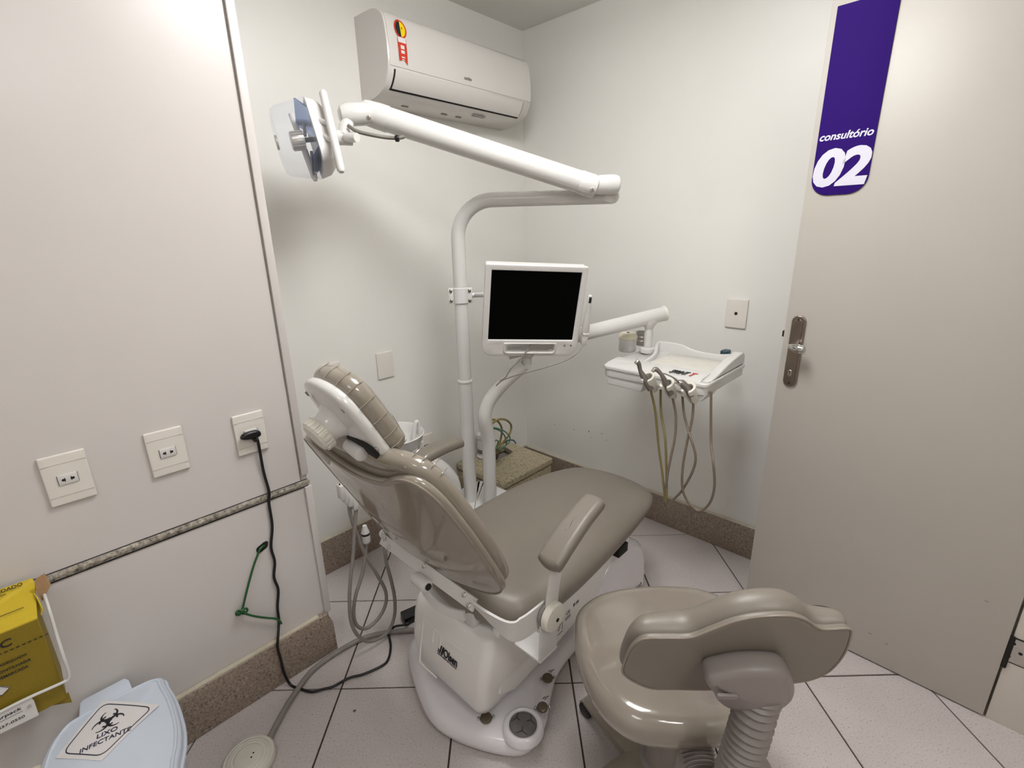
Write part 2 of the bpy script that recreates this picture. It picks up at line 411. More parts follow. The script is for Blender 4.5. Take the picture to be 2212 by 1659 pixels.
for zz in (z0-.013, z1+.013): one(cyl(DF(ac, zz, .010), DF(ac, zz, .0125), .0032, 12), 'screw', darkm, door)
ka, kz = dpt(1722, 747)
one(tube([DF(ac, kz, .004), DF(ac, kz, .022), DF(ac, kz, .034)], [.011, .009, .009], 16), 'handle_neck', chrome, door)
kp = [DF(ac-.012, kz+.004, .036), DF(ac+.004, kz+.003, .043), DF(ac+.022, kz, .047), DF(ac+.036, kz-.001, .047), DF(ac+.043, kz-.001, .046)]
one(tube(crom(kp, 5), [.004, .012, .0165, .0155, .004], 20, up=Z), 'handle_grip', chrome, door)
one(cushion(rrect(-.006, -.011, .006, .011, .0058, 6), DF.at(ac-.002, z1+.048, .010), .004, .002), 'lock_cylinder', chrome, door)
one(box(DF.at(ac-.002, z1+.052, .0145), .002, .007, .001, 0), 'keyhole', darkm, door)
la, lz = dpt(1688, 721)
one(box(Fr(DF(-.001, lz, -.012), dd, Z, dn), .012, .020, .012, .001), 'latch', darkm, door)
# hinge seen past the hinge edge, on the reveal
HJ = Fr(D1, dd, Z, dn)
ha_, hz_ = HJ.uv(pp(2196, 1408, D1-dn*.007, dn))
one(box(HJ.at(ha_, hz_, -.006), .052, .078, .004, .001), 'hinge_leaf', steel, door)
one(box(HJ.at(ha_, hz_, -.0075), .058, .086, .002, 0), 'hinge_recess', darkm, door)
one(cyl(HJ(.006, hz_-.062, -.004), HJ(.006, hz_+.045, -.004), .006, 14), 'hinge_pin', darkm, door)
for q in ((-.012, -.022), (.008, 0), (-.010, .024)): one(cyl(HJ(ha_+q[0], hz_+q[1], -.004), HJ(ha_+q[0], hz_+q[1], -.0032), .0045, 10), 'hinge_screw', darkm, door)
structure(one(box(HJ.at(.062, 1.065, -.035), .112, 2.13, .055, .002), 'trim_4', framem))
structure(one(box(HJ.at(.200, 1.065, -.030), .16, 2.13, .065, .004), 'trim_5', framem))

# door sign
sg = thing('door_sign', DF(.08, 1.55, 0), 'purple acrylic plate with rounded bottom reading consultório 02, on the door', 'sign')
aL, _ = dpt(1811, 18); aR, _ = dpt(1946, 0); _, zb = dpt(1800, 421); _, zt = dpt(1811, 18)
one(curve_prism([rrect(aL-.001, zb, aR, zt+.004, [.001, .001, .047, .047], 8)], DF, .0005, .0045, .001), 'panel', purple, sg)
p0 = dpt(1771, 306); p1 = dpt(1889, 284)
one(text('consultório', DF.at(p0[0], p0[1]-.001, .0046), p1[0]-p0[0], None, .25, .022), 'lettering', signwhite, sg)
p0 = dpt(1752, 404); p1 = dpt(1892, 300)
one(text('02', DF.at(aL+.0005, dpt(1760, 405)[1]-.002, .0046), aR-aL-.0015, .106, .18, .040, spacing=.93), 'numerals', signwhite, sg)

# ------------------------------------------------------------------ wall plates
platem = mat('plate_plastic', 'ded8d0', .35, noise=.02, nscale=6)
def plate_thing(name, o, fr, w, h, label, cat, group, kind, m=platem):
    t = thing(name, o, label, cat, group)
    f = Fr(o, fr.x, fr.y, fr.z)
    bend = lambda x, y, z: (x, y, z*(1-.0*abs(y)))
    one(cushion(rrect(-w/2, -h/2, w/2, h/2, .003, 3), f.at(0, 0, .0005), .008, .003, crown=.002, inner=(.98, .6)), 'cover_plate', m, t)
    if kind == 'socket':
        for s in (1, -1): one(box(f.at(0, s*h*.32, .0098), w*.985, .0006, .0008, 0), 'groove', mat_groove, t)
        mo = one(box(f.at(0, 0, .0105), w*.42, h*.19, .005, .001), 'socket_module', plastic, t)
        for s in (1, -1):
            one(box(f.at(s*w*.214, 0, .0100), .0008, h*.19, .003, 0), 'module_gap', darkm, t)
            one(cyl(f(s*w*.105, 0, .0128), f(s*w*.105, 0, .0136), .0028, 12), 'pin_hole', darkm, t)
            one(box(f.at(s*w*.07, 0, .0132), .0016, .009, .0008, 0), 'pin_slot', darkm, t)
            one(box(f.at(s*w*.085, 0, .0132), .006, .0016, .0008, 0), 'pin_slot', darkm, t)
    return t, f
mat_groove = mat('groove_shade', 'bdb5aa', .6, noise=.05)
PF = Fr(L(0, VP, 0), aD, Z, W)          # on the partition
AF = Fr(L(0, VA, 0), aD, Z, W)          # on the back wall
BF = Fr(L(UB, 0, 0), W, Z, -aD)         # on the right wall
def cen(pts, f): q = [f(*p) for p in pts]; return sum(q, V())/len(q)
c1 = cen([(75, 990), (180, 967), (212, 1068), (110, 1095)], lambda x, y: pv(x, y, VP))
c2 = cen([(305, 938), (390, 917), (412, 1009), (330, 1032)], lambda x, y: pv(x, y, VP))
c3 = cen([(498, 899), (567, 884), (578, 967), (513, 985)], lambda x, y: pv(x, y, VP))
plate_thing('wall_socket', c1, PF, .083, .122, 'cream wall socket nearest the yellow sharps box, leftmost of the three on the partition', 'socket', 'sockets on the partition', 'socket')
plate_thing('wall_socket', c2, PF, .083, .122, 'cream wall socket with two empty holes, middle of the three on the partition', 'socket', 'sockets on the partition', 'socket')
plate_thing('wall_socket', c3, PF, .083, .122, 'cream wall socket with a black plug in it, beside the partition corner', 'socket', 'sockets on the partition', 'socket')
plate_thing('blank_plate', L(1.140, VA, .873), AF, .083, .120, 'plain blank wall plate in full view on the back wall, left of the lamp pole', 'plate', 'blank plates on the back wall', 'blank')
plate_thing('blank_plate', L(.888, VA, .873), AF, .083, .120, 'plain blank wall plate half hidden behind the headrest', 'plate', 'blank plates on the back wall', 'blank')
t, f = plate_thing('wall_socket', L(1.330, VA, .405), AF, .083, .140, 'low wall socket with a white plug, on the back wall behind the spittoon', 'socket', None, 'blank')
one(box(f.at(.0, -.005, .018), .040, .022, .016, .004), 'white_plug', whitep, t)
one(box(f.at(-.010, .012, .011), .035, .012, .003, .001), 'socket_slot', darkm, t)
t, f = plate_thing('cable_plate', cen([(1572, 645), (1620, 647), (1611, 709), (1567, 706)], lambda x, y: pu(x, y, UB)), BF, .084, .120, 'cream wall plate with a single dark cable hole, on the right wall above the tray', 'plate', None, 'blank')
one(cyl(f(-.001, .001, .009), f(-.001, .001, .0118), .0062, 14), 'cable_hole', darkm, t)

# ------------------------------------------------------------------ air conditioner
ac_t = thing('air_conditioner', L(1.54, VA, 1.92), 'white split air conditioner high on the back wall with an energy sticker', 'air conditioner')
prof = [(0, 2.205), (.10, 2.203), (.150, 2.190), (.176, 2.172), (.188, 2.145), (.195, 2.10), (.198, 2.05), (.195, 2.01), (.184, 1.978), (.160, 1.948), (.120, 1.928), (.06, 1.918), (0, 1.918)]
pc = [(p.x, p.y) for p in crom([V((a, b, 0)) for a, b in prof], 4)]
AU0, AU1 = 1.155, 1.925
def acd(z):                              # depth of the front at height z
    q = [p for p in pc if p[0] > .1]
    for i in range(len(q)-1):
        if q[i][1] >= z >= q[i+1][1]: t = (q[i][1]-z)/max(q[i][1]-q[i+1][1], 1e-6); return q[i][0]+(q[i+1][0]-q[i][0])*t
    return .15
rings = []
for uu, s in ((AU0, .985), (AU0+.004, 1.0), (AU1-.004, 1.0), (AU1, .985)):
    rings.append([L(uu, VA+.001+(d if d < .001 else d*s), 2.06+(z-2.06)*s) for d, z in pc])
one(loft(rings), 'body', acm, ac_t, sharp=50)
def surf(za, zb, u0, u1, off, n=10):     # curved sheet following the case between two heights
    th = .003; rings = []; n = 10
    q = [za+(zb-za)*k/n for k in range(n+1)]
    # follow the lower curve by arc samples of the profile
    A = [p for p in pc if za >= p[1] >= zb and p[0] > .05]
    vs = []; fs = []
    for uu in (u0, u1):
        for i, (d, z) in enumerate(A):
            a = A[max(i-1, 0)]; b = A[min(i+1, len(A)-1)]; t = V((b[0]-a[0], b[1]-a[1], 0)).normalized(); nx, nz = -t.y, t.x
            if nx < 0: nx, nz = -nx, -nz
            for o in (off-th, off): vs.append(L(uu, VA+d+nx*o, z+nz*o))
    k = len(A)
    for i in range(k-1):
        for s in (0, 1): fs.append((2*i+s, 2*i+2+s, 2*k+2*i+2+s, 2*k+2*i+s))
        for b in (0, 2*k): fs.append((b+2*i, b+2*i+1, b+2*i+3, b+2*i+2))
    for i in (0, k-1): fs.append((2*i, 2*i+1, 2*k+2*i+1, 2*k+2*i))
    return vs, fs
fpan = one(surf(2.176, 2.006, AU0+.006, AU1-.004, .003), 'front_panel', acm, ac_t)
one(surf(2.0045, 1.937, AU0+.024, AU1-.048, .0015), 'outlet_gap', darkm, ac_t)
one(surf(2.0043, 1.944, AU0+.030, AU1-.054, .005), 'louver', acm, ac_t)
for uu in (1.30, 1.50, 1.58): one(box(Fr(L(uu, VA+.075, 1.9175), aD, W, Z), .03, .008, .004, .001), 'bottom_clip', greyp, ac_t)
one(box(Fr(L(1.66, VA+.12, 1.925), aD, W, Z), .07, .02, .004, .001), 'bottom_label', greyp, ac_t)
def acs(u, z, t=0): return L(u, VA+acd(z)+.0050+t, z)
def acpatch(pts, mi_off=0.0):             # thin decal on the curved front
    n = len(pts); return [acs(a, b, mi_off) for a, b in pts]+[acs(a, b, mi_off-.0005) for a, b in pts], [tuple(range(n))]
stick = MB()
us, zs = loc(pv(866, 62, VA+.2))[0], loc(pv(866, 62, VA+.2))[2]
zr = loc(pv(868, 132, VA+.2))[2]
disc = [(us+.026*math.cos(2*math.pi*k/28), zs+.031*math.sin(2*math.pi*k/28)) for k in range(28)]
stick.add(acpatch(disc, .0004), 0)
din = lambda s, half: [(us+s*.020*abs(math.cos(R(a))), zs+.025*math.sin(R(a))) for a in half]
stick.add(acpatch(din(-1, range(90, 271, 12)), .0008), 1); stick.add(acpatch(din(1, range(-90, 91, 12)), .0008), 2)
stick.add(acpatch([(us+.006+.002*math.cos(R(a)), zs+.004+.003*math.sin(R(a))) for a in range(0, 360, 40)], .0012), 1)
def acband(x0, x1, za, zb, t, mi):
    for k in range(8):
        z0, z1 = za+(zb-za)*k/8, za+(zb-za)*(k+1)/8
        stick.add(([acs(us+x0, z0, t), acs(us+x1, z0, t), acs(us+x1, z1, t), acs(us+x0, z1, t)], [(0, 1, 2, 3)]), mi)
acband(-.019, .018, zs-.030, zr+.012, .0004, 0)
stick.add(acpatch([(us-.019, zr+.012), (us+.018, zr+.012), (us+.018, zr-.010), (us+.002, zr+.006), (us-.017, zr-.002)], .0004), 0)
acband(-.017, .016, zs-.027, zs-.044, .0008, 3)
for dz, ww, hh in ((-.052, .013, .012), (-.068, .013, .010), (-.088, .012, .004), (-.096, .010, .003), (-.108, .005, .008), (-.112, .010, .003)):
    if zs+dz-hh > zr: acband(-ww*.65, ww*.55, zs+dz, zs+dz-hh, .0008, 3)
stick.build('energy_sticker', [redm, inkm, yelm, paper], ac_t, flat=True)
q = loc(pv(1002, 169, VA+.2))
one(text('comfee', None, .040, .013, 0, .004, .0003, deform=lambda a, b, t: acs(q[0]+a, q[2]-.004+b, t)), 'logo', mat('logo_grey', '4c4a48', .5, noise=.1), ac_t)
for k in range(4):
    x, y = 1104+k*7.2, 236+k*2.0
    q = loc(pv(x, y, VA+.196))
    m = MB()
    for s in (0, .007): m.add(acpatch([(q[0]-.0025, q[2]+.003-s), (q[0]+.002, q[2]+.003-s), (q[0]+.002, q[2]-s), (q[0]-.0025, q[2]-s)], .0006))
    m.build('indicator_mark', inkm, ac_t, flat=True)

# ------------------------------------------------------------------ ceiling lights (out of frame), one of them added as fill
for uu, vv, k, lab in LIGHTS:
    t = thing('ceiling_light', L(uu, vv, CEIL), lab, 'light', 'ceiling light panels')
    f = Fr(L(uu, vv, CEIL-.012), aD, W, Z)
    one(curve_prism([rrect(-.27, -.27, .27, .27, .01), rrect(-.25, -.25, .25, .25, .006)], f, -.010, .012, .002), 'frame', plastic, t)
    one(box(f.at(0, 0, -.040), .496, .496, .075, .012), 'diffuser', mat('lamp_diffuser', (.99, .99, .98), .5, emit=LAMP_POWER*k), t)

# ------------------------------------------------------------------ dental chair
ch = thing('dental_chair', L(1.0, 0, 0), 'reclined taupe dental chair with white base, in the middle of the room', 'dental chair')
# base plate with rounded rear holding the foot controls
base_out = smooth2([(.635, -.10), (.612, 0), (.632, .10), (.690, .215), (.745, .265), (.830, .255), (.93, .20), (1.03, .165), (1.25, .150), (1.55, .150), (1.66, .12), (1.68, 0), (1.66, -.12), (1.55, -.150), (1.25, -.150), (1.03, -.175), (.93, -.235), (.83, -.285), (.745, -.290), (.690, -.225)], 5)
one(cushion(base_out, K.at(0, 0, .001), .072, .036, crown=.018, seg=5), 'base', lilac, ch)
def btop(x, y):
    q = pz(x, y, .085); return loc(q)
for (x, y, r) in ((1183, 1462, .017), (1172, 1525, .0165), (1050, 1548, .017)):
    q = btop(x, y); c = L(q[0], q[1], .076)
    b = one(cyl(c, c+Z*.008, r, 24, .002), 'foot_button', mat_btn if 'mat_btn' in globals() else globals().setdefault('mat_btn', mat('bronze_button', '6e6353', .35, .5, noise=.15)), ch)
    for s in (1, -1): one(cyl(c+W*s*.014+aD*s*.016, c+W*s*.014+aD*s*.016+Z*.009, .0045, 12, .001), 'stud', chrome, ch)
for (x, y, s) in ((1190, 1451, '⌐~'), (1178, 1509, '~/'), (1062, 1528, '6')):
    q = btop(x, y); f = Fr(L(q[0], q[1], .0885), W*.75+aD*.66, aD*.75-W*.66, Z)
    mm = MB()
    mm.add(tube([f(-.008, -.004, 0), f(-.002, .002, 0), f(.004, .001, 0), f(.010, .006, 0)], .0011, 6)); mm.add(tube([f(-.003, -.006, 0), f(.003, -.002, 0)], .0011, 6))
    mm.build('pictogram', inkm, ch)
q = btop(1130, 1567); c = L(q[0], q[1], .072)
one(lathe([(.060, 0), (.058, .012), (.052, .021), (.046, .023), (.040, .019), (.038, .010)], c, Z, 40, cap=False), 'joystick_collar', lilac, ch)
jm = mat('grey_rubber', '6a6664', .5, noise=.1, nscale=30)
one(lathe([(.0385, .004), (.0385, .017), (.034, .021), (.015, .024), (.0001, .0245)], c, Z, 40), 'joystick', jm, ch)
mm = MB()
for a in (20, 140, 260):
    e = V((math.cos(R(a)), math.sin(R(a)), 0)); b2 = [V((math.cos(R(a+s)), math.sin(R(a+s)), 0)) for s in (28, -28)]
    mm.add(tube([c+e*.012+Z*.0248, c+e*.024+Z*.0240], .0009, 6))
    for k in b2: mm.add(tube([c+e*.024+Z*.0240, c+k*.035+Z*.0208], .0009, 6))
mm.build('joystick_groove', inkm, ch)
# rear shroud with the maker's lettering
def shroud_ring(z, u0, u1, v0, v1, r): return [L(a, b, z) for a, b in rrect(u0, v0, u1, v1, r, 4)]
rings = []
for z, u0, hw, r in ((.090, .705, .120, .02), (.100, .690, .138, .03), (.14, .672, .152, .03), (.22, .668, .166, .03), (.30, .682, .170, .03), (.345, .694, .168, .03), (.362, .706, .160, .03), (.366, .73, .14, .03)):
    rings.append(shroud_ring(z, u0, 1.03, -hw, hw, r))
one(loft(rings), 'rear_shroud', shroudm, ch, sharp=50)
# long side covers running forward under the seat
side = [(.74, .16), (.80, .125), (1.00, .145), (1.38, .215), (1.44, .25), (1.44, .36), (1.36, .385), (.74, .385)]
for s in (1, -1): one(curve_prism([side], Fr(L(0, s*.150, 0), aD, Z, W), -.012, .012, .006), 'side_cover', shroudm, ch)
one(box(Fr(L(1.06, 0, .26), aD, W, Z), .72, .30, .22, .02), 'lift_housing', shroudm, ch)
# front dome of the base
dome = [(1.20, .03), (1.205, .16), (1.25, .235), (1.32, .290), (1.40, .312), (1.47, .298), (1.53, .25), (1.565, .17), (1.575, .03)]
dome = [(p.x, p.y) for p in crom([V((a, b, 0)) for a, b in dome], 4)]
one(curve_prism([dome], Fr(L(0, 0, 0), aD, Z, W), -.175, .175, .025, 4), 'front_cover', lilac, ch)
q = loc(pv(1382, 1262, .176))
one(text('SE 117', Fr(L(q[0]-.045, .1762, q[2]-.015), aD, Z, W), .06, .018, 0, .02), 'front_print', inkm, ch)
one(box(Fr(L(1.305, .19, .365), aD, W, Z), .06, .05, .035, .002), 'seat_slot', darkm, ch)
# prints on the shroud
SF_o = pp(985, 1435, L(.667, 0, .22), aD)
sy = (L(.694, 0, .345)-L(.668, 0, .22)).normalized()
SF = Fr(L(.6665, 0, .22), W, sy, -(aD - sy*aD.dot(sy)).normalized())
def sfp(x, y): return SF.uv(pp(x, y, SF.o, SF.z))
p0, p1 = sfp(947, 1398), sfp(988, 1428)
mm = MB()
lw = p1[0]-p0[0]
bx, by = p0[0], sfp(946, 1402)[1]
for k, wd in enumerate((.003, .005, .008)):
    xx = bx+(.0, .006, .014)[k]
    mm.add(curve_prism([[(xx, by-.006), (xx+wd, by-.006), (xx+wd+.006, by+.020), (xx+.006, by+.020)]], SF, .0005, .0016))
mm.add(text('Olsen', SF.at(bx+.026, by-.006, .0005), .060, .026, 0, .02, .0012))
mm.build('maker_lettering', inkm, ch, flat=True)
one(text('EQUIPAMENTOS ODONTO', SF.at(bx, by-.014, .0005), .085, .0055, 0, .01, .001), 'maker_subline', mat('grey_ink', '55504c', .5, noise=.1), ch)
mm = MB()                                   # embossed outline of the back panel
em = [(-.105, .085), (-.105, -.045), (-.088, -.062), (-.02, -.062)]
mm.add(tube(crom([SF(a, b, .0005) for a, b in em], 5), .0028, 8))
mm.add(tube([SF(-.105, .085, 0), SF(-.02, .075, 0), SF(.10, .085, 0)], .0028, 8))
for xx in (-.055, -.02): mm.add(tube([SF(xx, .085, 0), SF(xx, .035, .0005)], .003, 8))
mm.build('embossed_rib', shroudm, ch)
# print on the near side cover
PS = Fr(L(0, .1625, 0), aD, Z, W)
q = loc(pv(1240, 1320, .162))
mm = MB()
mm.add(text('CE', PS.at(q[0]-.045, q[2]+.012, 0), .022, .012, 0, .01)); mm.add(text('IP X4', PS.at(q[0]-.005, q[2]+.02, 0), .03, .012, 0, .03))
for k in range(4): mm.add(box(PS.at(q[0]-.095, q[2]-.002-k*.006, 0), .05-.006*k, .0016, .0004, 0))
mm.add(box(PS.at(q[0]-.1, q[2]-.036, 0), .075, .0022, .0004, 0)); mm.add(box(PS.at(q[0]-.064, q[2]-.014, 0), .002, .03, .0004, 0))
for k in range(3): mm.add(box(PS.at(q[0]-.035, q[2]+.004-k*.005, 0), .03, .0015, .0004, 0))
mm.build('safety_print', inkm, ch, flat=True)

# seat and leg rest
seat_out = smooth2([(.715, -.10), (.70, 0), (.715, .10), (.745, .185), (.80, .232), (.95, .250), (1.15, .248), (1.35, .232), (1.50, .208), (1.585, .170), (1.628, .10), (1.642, 0), (1.628, -.10), (1.585, -.170), (1.50, -.208), (1.35, -.232), (1.15, -.248), (.95, -.250), (.80, -.232), (.745, -.185)], 5)
def seat_def(u, v, h):
    # level at the hip, a low swell towards the knees, falling off at the tip; the underside rises to the tip
    t = (u-.70)/.94
    top = .498+.018*math.sin(min(max((u-.85)/.62, 0), 1)*math.pi)-.05*max(0, (u-1.40)/.24)**2 - .03*(v/.25)**2
    bot = .372+.055*min(max(t, 0), 1)
    k = h/.12
    return (u, v, bot+(top-bot)*k)
one(cushion(seat_out, K, .12, .05, seg=6, deform=seat_def, inner=(.98, .92, .8, .65, .45, .22)), 'seat', leather, ch)
# backrest: shell covered with clear film, and thicker cushion in front of it
th = R(28)
BU = V(aD*(-math.sin(th))+Z*math.cos(th)); BN = V(aD*(-math.cos(th))-Z*math.sin(th))   # up the back; out of its rear
yw = R(6)
WB = W*math.cos(yw)+aD*math.sin(yw)
BN = WB.cross(BU); BN = -BN if BN.dot(aD) > 0 else BN
BFm = Fr(L(.705, -.012, .555), WB, BU, BN)
def half(pts): return pts+[(-a, b) for a, b in reversed(pts) if abs(a) > 1e-6]
bshell = smooth2(half([(0, -.012), (.10, -.010), (.185, -.004), (.234, .03), (.248, .10), (.250, .24), (.245, .34), (.234, .41), (.212, .450), (.180, .462), (.14, .450), (.09, .424), (.04, .411), (0, .408)]), 4)
bcush = smooth2(half([(0, -.015), (.10, -.012), (.18, .0), (.228, .035), (.244, .11), (.247, .24), (.240, .34), (.228, .42), (.205, .466), (.165, .486), (.10, .490), (.05, .490), (0, .490)]), 4)
def bulge(amt): return lambda a, b, h: (a, b, h+(amt+.010*(.4-b))*(1-min(1, (a/.25)**2)) + .004*math.sin(b*13+.6)*(1-min(1, (a/.24)**2)))
one(cushion(bcush, BFm.at(0, 0, -.048), .046, .022, seg=5, deform=bulge(.020)), 'back_cushion', film, ch)
one(cushion(bshell, BFm.at(0, 0, -.010), .022, .010, seg=4, deform=bulge(.026)), 'back_shell', film, ch)
bf_ = bulge(.026)
ring3 = [BFm(*bf_(a*.985, b*.99+.002, .0105)) for a, b in bshell]
one(tube(ring3, .0030, 8, closed=True), 'piping', piping, ch)
# support bar, screws, brackets with pivot discs
BB = Fr(L(.640, -.015, .556), W, Z*.86+aD*.51, -aD*.86+Z*.51)
one(loft([[BB(v, b, c) for b, c in ((-.016, 0), (.016, 0), (.016, .006), (-.016, .006))] for v in (-.205, -.1, 0, .1, .205)]), 'support_bar', plastic, ch)
for v in (-.190, -.160, 0.0, .165, .190):
    bz = {-.190: .006, -.160: -.007, 0.0: .008, .165: .007, .190: -.008}[v]
    c = BB(v, bz, .005); one(lathe([(.0075, 0), (.0070, .003), (.004, .005), (.0001, .0055)], c, BB.z, 14), 'screw', chrome, ch)
for s in (1, -1):
    # flat arm from the bar, bending outwards and forwards to the pivot disc
    P = [L(.640, s*.185-.008, .556), L(.648, s*.225, .540), L(.672, s*.270, .512), L(.705, s*.288, .505), L(.775, s*.300, .515)]
    P = crom(P, 5)
    rings = []
    for i, p in enumerate(P):
        t = (P[min(i+1, len(P)-1)]-P[max(i-1, 0)]).normalized(); k = i/(len(P)-1)
        up = (BU*(1-k)+Z*k); up = (up-t*up.dot(t)).normalized(); o = t.cross(up)
        hh = .016+.018*min(1, k*1.6)
        rings.append([p+up*a*hh+o*b*.003 for a, b in ((-1, -1), (1, -1), (1, 1), (-1, 1))])
    one(loft(rings), 'pivot_bracket', plastic, ch)
    d = L(.775, s*.302, .512)
    one(lathe([(.034, 0), (.036, .004), (.036, .010)], d, W*s, 36), 'pivot_ring', greyp, ch)
    one(lathe([(.033, .010), (.038, .014), (.038, .026), (.034, .031), (.0001, .033)], d, W*s, 36), 'pivot_disc', creamp, ch)
    one(cyl(d+W*s*.032+aD*.004-Z*.006, d+W*s*.0345+aD*.004-Z*.006, .005, 12), 'disc_screw', darkm, ch)
    one(curve_prism([[(-.022, -.01), (.024, -.01), (.034, .06), (.052, .150), (.004, .150), (-.012, .06)]], Fr(d+W*s*.012, aD, Z, W*s), -.003, .003, .001), 'armrest_post', plastic, ch)
    # L-shaped foot under the seat
    one(curve_prism([[(-.03, -.02), (.045, -.02), (.03, -.135), (-.035, -.125)]], Fr(d+W*s*.006, aD, Z, W*s), -.003, .003, .001), 'armrest_foot', plastic, ch)
    one(box(Fr(d+W*s*(-.035)-Z*.128, aD, W, Z), .07, .09, .006, .001), 'armrest_foot', plastic, ch)
    # armrest pad, boomerang-shaped when seen from the side
    pc0_, pang = ((.872, .690), R(25)) if s > 0 else ((.925, .690), R(4))
    pf = Fr(L(pc0_[0], s*.314, pc0_[1]), aD*math.cos(pang)+Z*math.sin(pang), W*s, -aD*math.sin(pang)+Z*math.cos(pang))
    pad2 = smooth2([(-.108, -.024), (-.113, 0), (-.108, .024), (-.096, .034), (-.03, .035), (.04, .033), (.100, .031), (.113, .022), (.117, 0), (.113, -.022), (.100, -.031), (.04, -.033), (-.03, -.035), (-.096, -.034)], 4)
    one(cushion(pad2, pf, .036, .014, seg=5, deform=lambda x, y, h: (x, y, h+.010-.9*x*x)), 'armrest_pad', leather, ch)
# recline cylinder and curved link behind the bar
ra, rb = pu(896, 1246, .612), pu(924, 1263, .612)
rb = L(.612, loc(rb)[1], loc(ra)[2])
one(cyl(ra, rb, .0165, 20, .003), 'recline_pivot', plastic, ch)
one(cyl(rb, rb+W*.004, .009, 16), 'pivot_bolt', darkm, ch)
lk = crom([pu(912, 1262, .618), pu(922, 1284, .618), pu(942, 1306, .625), pu(970, 1322, .635), pu(1004, 1330, .65)], 5)
rings = []
for i, p in enumerate(lk):
    t = (lk[min(i+1, len(lk)-1)]-lk[max(i-1, 0)]).normalized(); o = -aD; up = t.cross(o).normalized()
    rings.append([p+up*a*.014+o*b*.003 for a, b in ((-1, -1), (1, -1), (1, 1), (-1, 1))])
one(loft(rings), 'recline_link', plastic, ch)
for v in (.02, .075): one(box(Fr(L(.735, v, .395), aD, W, Z), .05, .04, .05, .006), 'hinge_block', plastic, ch)
# headrest
hth = R(28)
HUp = aD*(-math.sin(hth))+Z*math.cos(hth); HN = aD*(-math.cos(hth))-Z*math.sin(hth)
HF = Fr(L(.462, -.004, 1.055), W, HUp, HN)
hs = smooth2([(-.060, .086), (0, .094), (.060, .085), (.096, .060), (.112, .010), (.117, -.04), (.118, -.072), (.100, -.086), (.05, -.088), (-.05, -.088), (-.100, -.086), (-.118, -.072), (-.117, -.04), (-.112, .010), (-.096, .060)], 4)
hs = [(a*.87, b*1.08) for a, b in hs]
hp = [(a*1.03, b*1.05) for a, b in hs]
one(cushion(hp, HF.at(0, 0, -.058), .052, .025, crown=.0, bcrown=.020, seg=6, deform=lambda a, b, h: (a, b, h-.02*(a/.12)**2*0)), 'head_cushion', film, ch)
hsh = one(cushion(hs, HF.at(0, 0, -.012), .026, .011, crown=.010, seg=4), 'head_shell', whitep, ch)
one(lathe([(.064, .0), (.048, .012), (.038, .026), (.033, .038), (.033, .050)], HF(-.004, .004, .004), HN, 30), 'knob_mount', whitep, ch)
kc = HF(-.004, .004, .049)
kn = MB().add(lathe([(.034, 0), (.0365, .003), (.0365, .022), (.032, .027), (.0001, .028)], kc, HN, 40))
x, y = perp(HN)
for k in range(20):
    a = 2*math.pi*k/20; e = x*math.cos(a)+y*math.sin(a); kn.add(box(Fr(kc+e*.0365+HN*.013, e, HN, e.cross(HN)), .005, .019, .006, .001, 1))
kn.build('headrest_knob', creamp, ch)
one(cyl(HF(.0, -.062, .030), HF(.058, -.066, .034), .0165, 20, .003), 'lock_lever', whitep, ch)
one(cushion(smooth2([(-.02, -.04), (.05, -.04), (.075, -.01), (.05, .02), (-.02, .02)], 4), HF.at(.020, -.055, .012), .012, .005), 'lever_socket', darkm, ch)
one(cushion(rrect(-.05, -.035, .05, .05, .02, 5), HF.at(.01, -.135, -.02), .022, .008), 'headrest_stem', plastic, ch)
for (a, b) in ((-.080, .055), (.070, .05), (.095, -.055), (.085, -.074)): one(cyl(HF(a, b, .012), HF(a, b, .0155), .006, 12), 'screw', greyp, ch)
# creases in the film of the head cushion
for i in range(2, len(hp)//2-2, 3):
    a, b = hp[i]
    one(tube(crom([HF(a*.982, b*.982, -.010), HF(a*1.002, b*1.002, -.030), HF(a*.98, b*.98, -.050)], 3), .0011, 5), 'film_crease', film, ch)
for i in (9, 11, 13, 15):
    a, b = bcush[len(bcush)//4-4+i]
    one(tube(crom([BFm(*bf_(a*.975, b*.985, -.010)), BFm(a*1.002, b*1.002, -.028), BFm(a*.985, b*.99, -.050)], 3), .0011, 5), 'film_crease', film, ch)

# ------------------------------------------------------------------ operating light on its pole
LB = pz(1017, 1078, .30)
lt = thing('operating_light', LB, 'white dental operating light on a tall bent pole left of the monitor', 'dental lamp')
px_, py_ = LB.x, LB.y
zb_ = pd(1000, 430, 1.84).z
je = pd(1322, 424, 1.72)                     # far end of the horizontal arm
topz = je.z
corner = V((px_, py_, topz))
hd = (je-corner); hd.normalize()
rb_ = .135
pole = [V((px_, py_, .30)), V((px_, py_, .6))]
one(cyl(V((px_, py_, .29)), V((px_, py_, pd(1005, 827, 1.97).z)), .0285, 28), 'pole_sleeve', whitep, lt)
zs_ = pd(1005, 827, 1.97).z
one(lathe([(.029, -.006), (.032, -.003), (.032, .003), (.029, .006)], V((px_, py_, zs_)), Z, 28), 'sleeve_ring', whitep, lt)
arc = [corner-Z*rb_+ (hd*(1-math.cos(R(a)))+Z*math.sin(R(a)))*rb_ for a in range(0, 91, 9)]
one(tube([V((px_, py_, zs_)), V((px_, py_, (zs_+topz-rb_)/2))]+arc+[corner+hd*(rb_+.05), je-hd*.1, je], .0262, 24), 'pole', whitep, lt)
one(ball(je, .0262, hd), 'pole_end', whitep, lt)
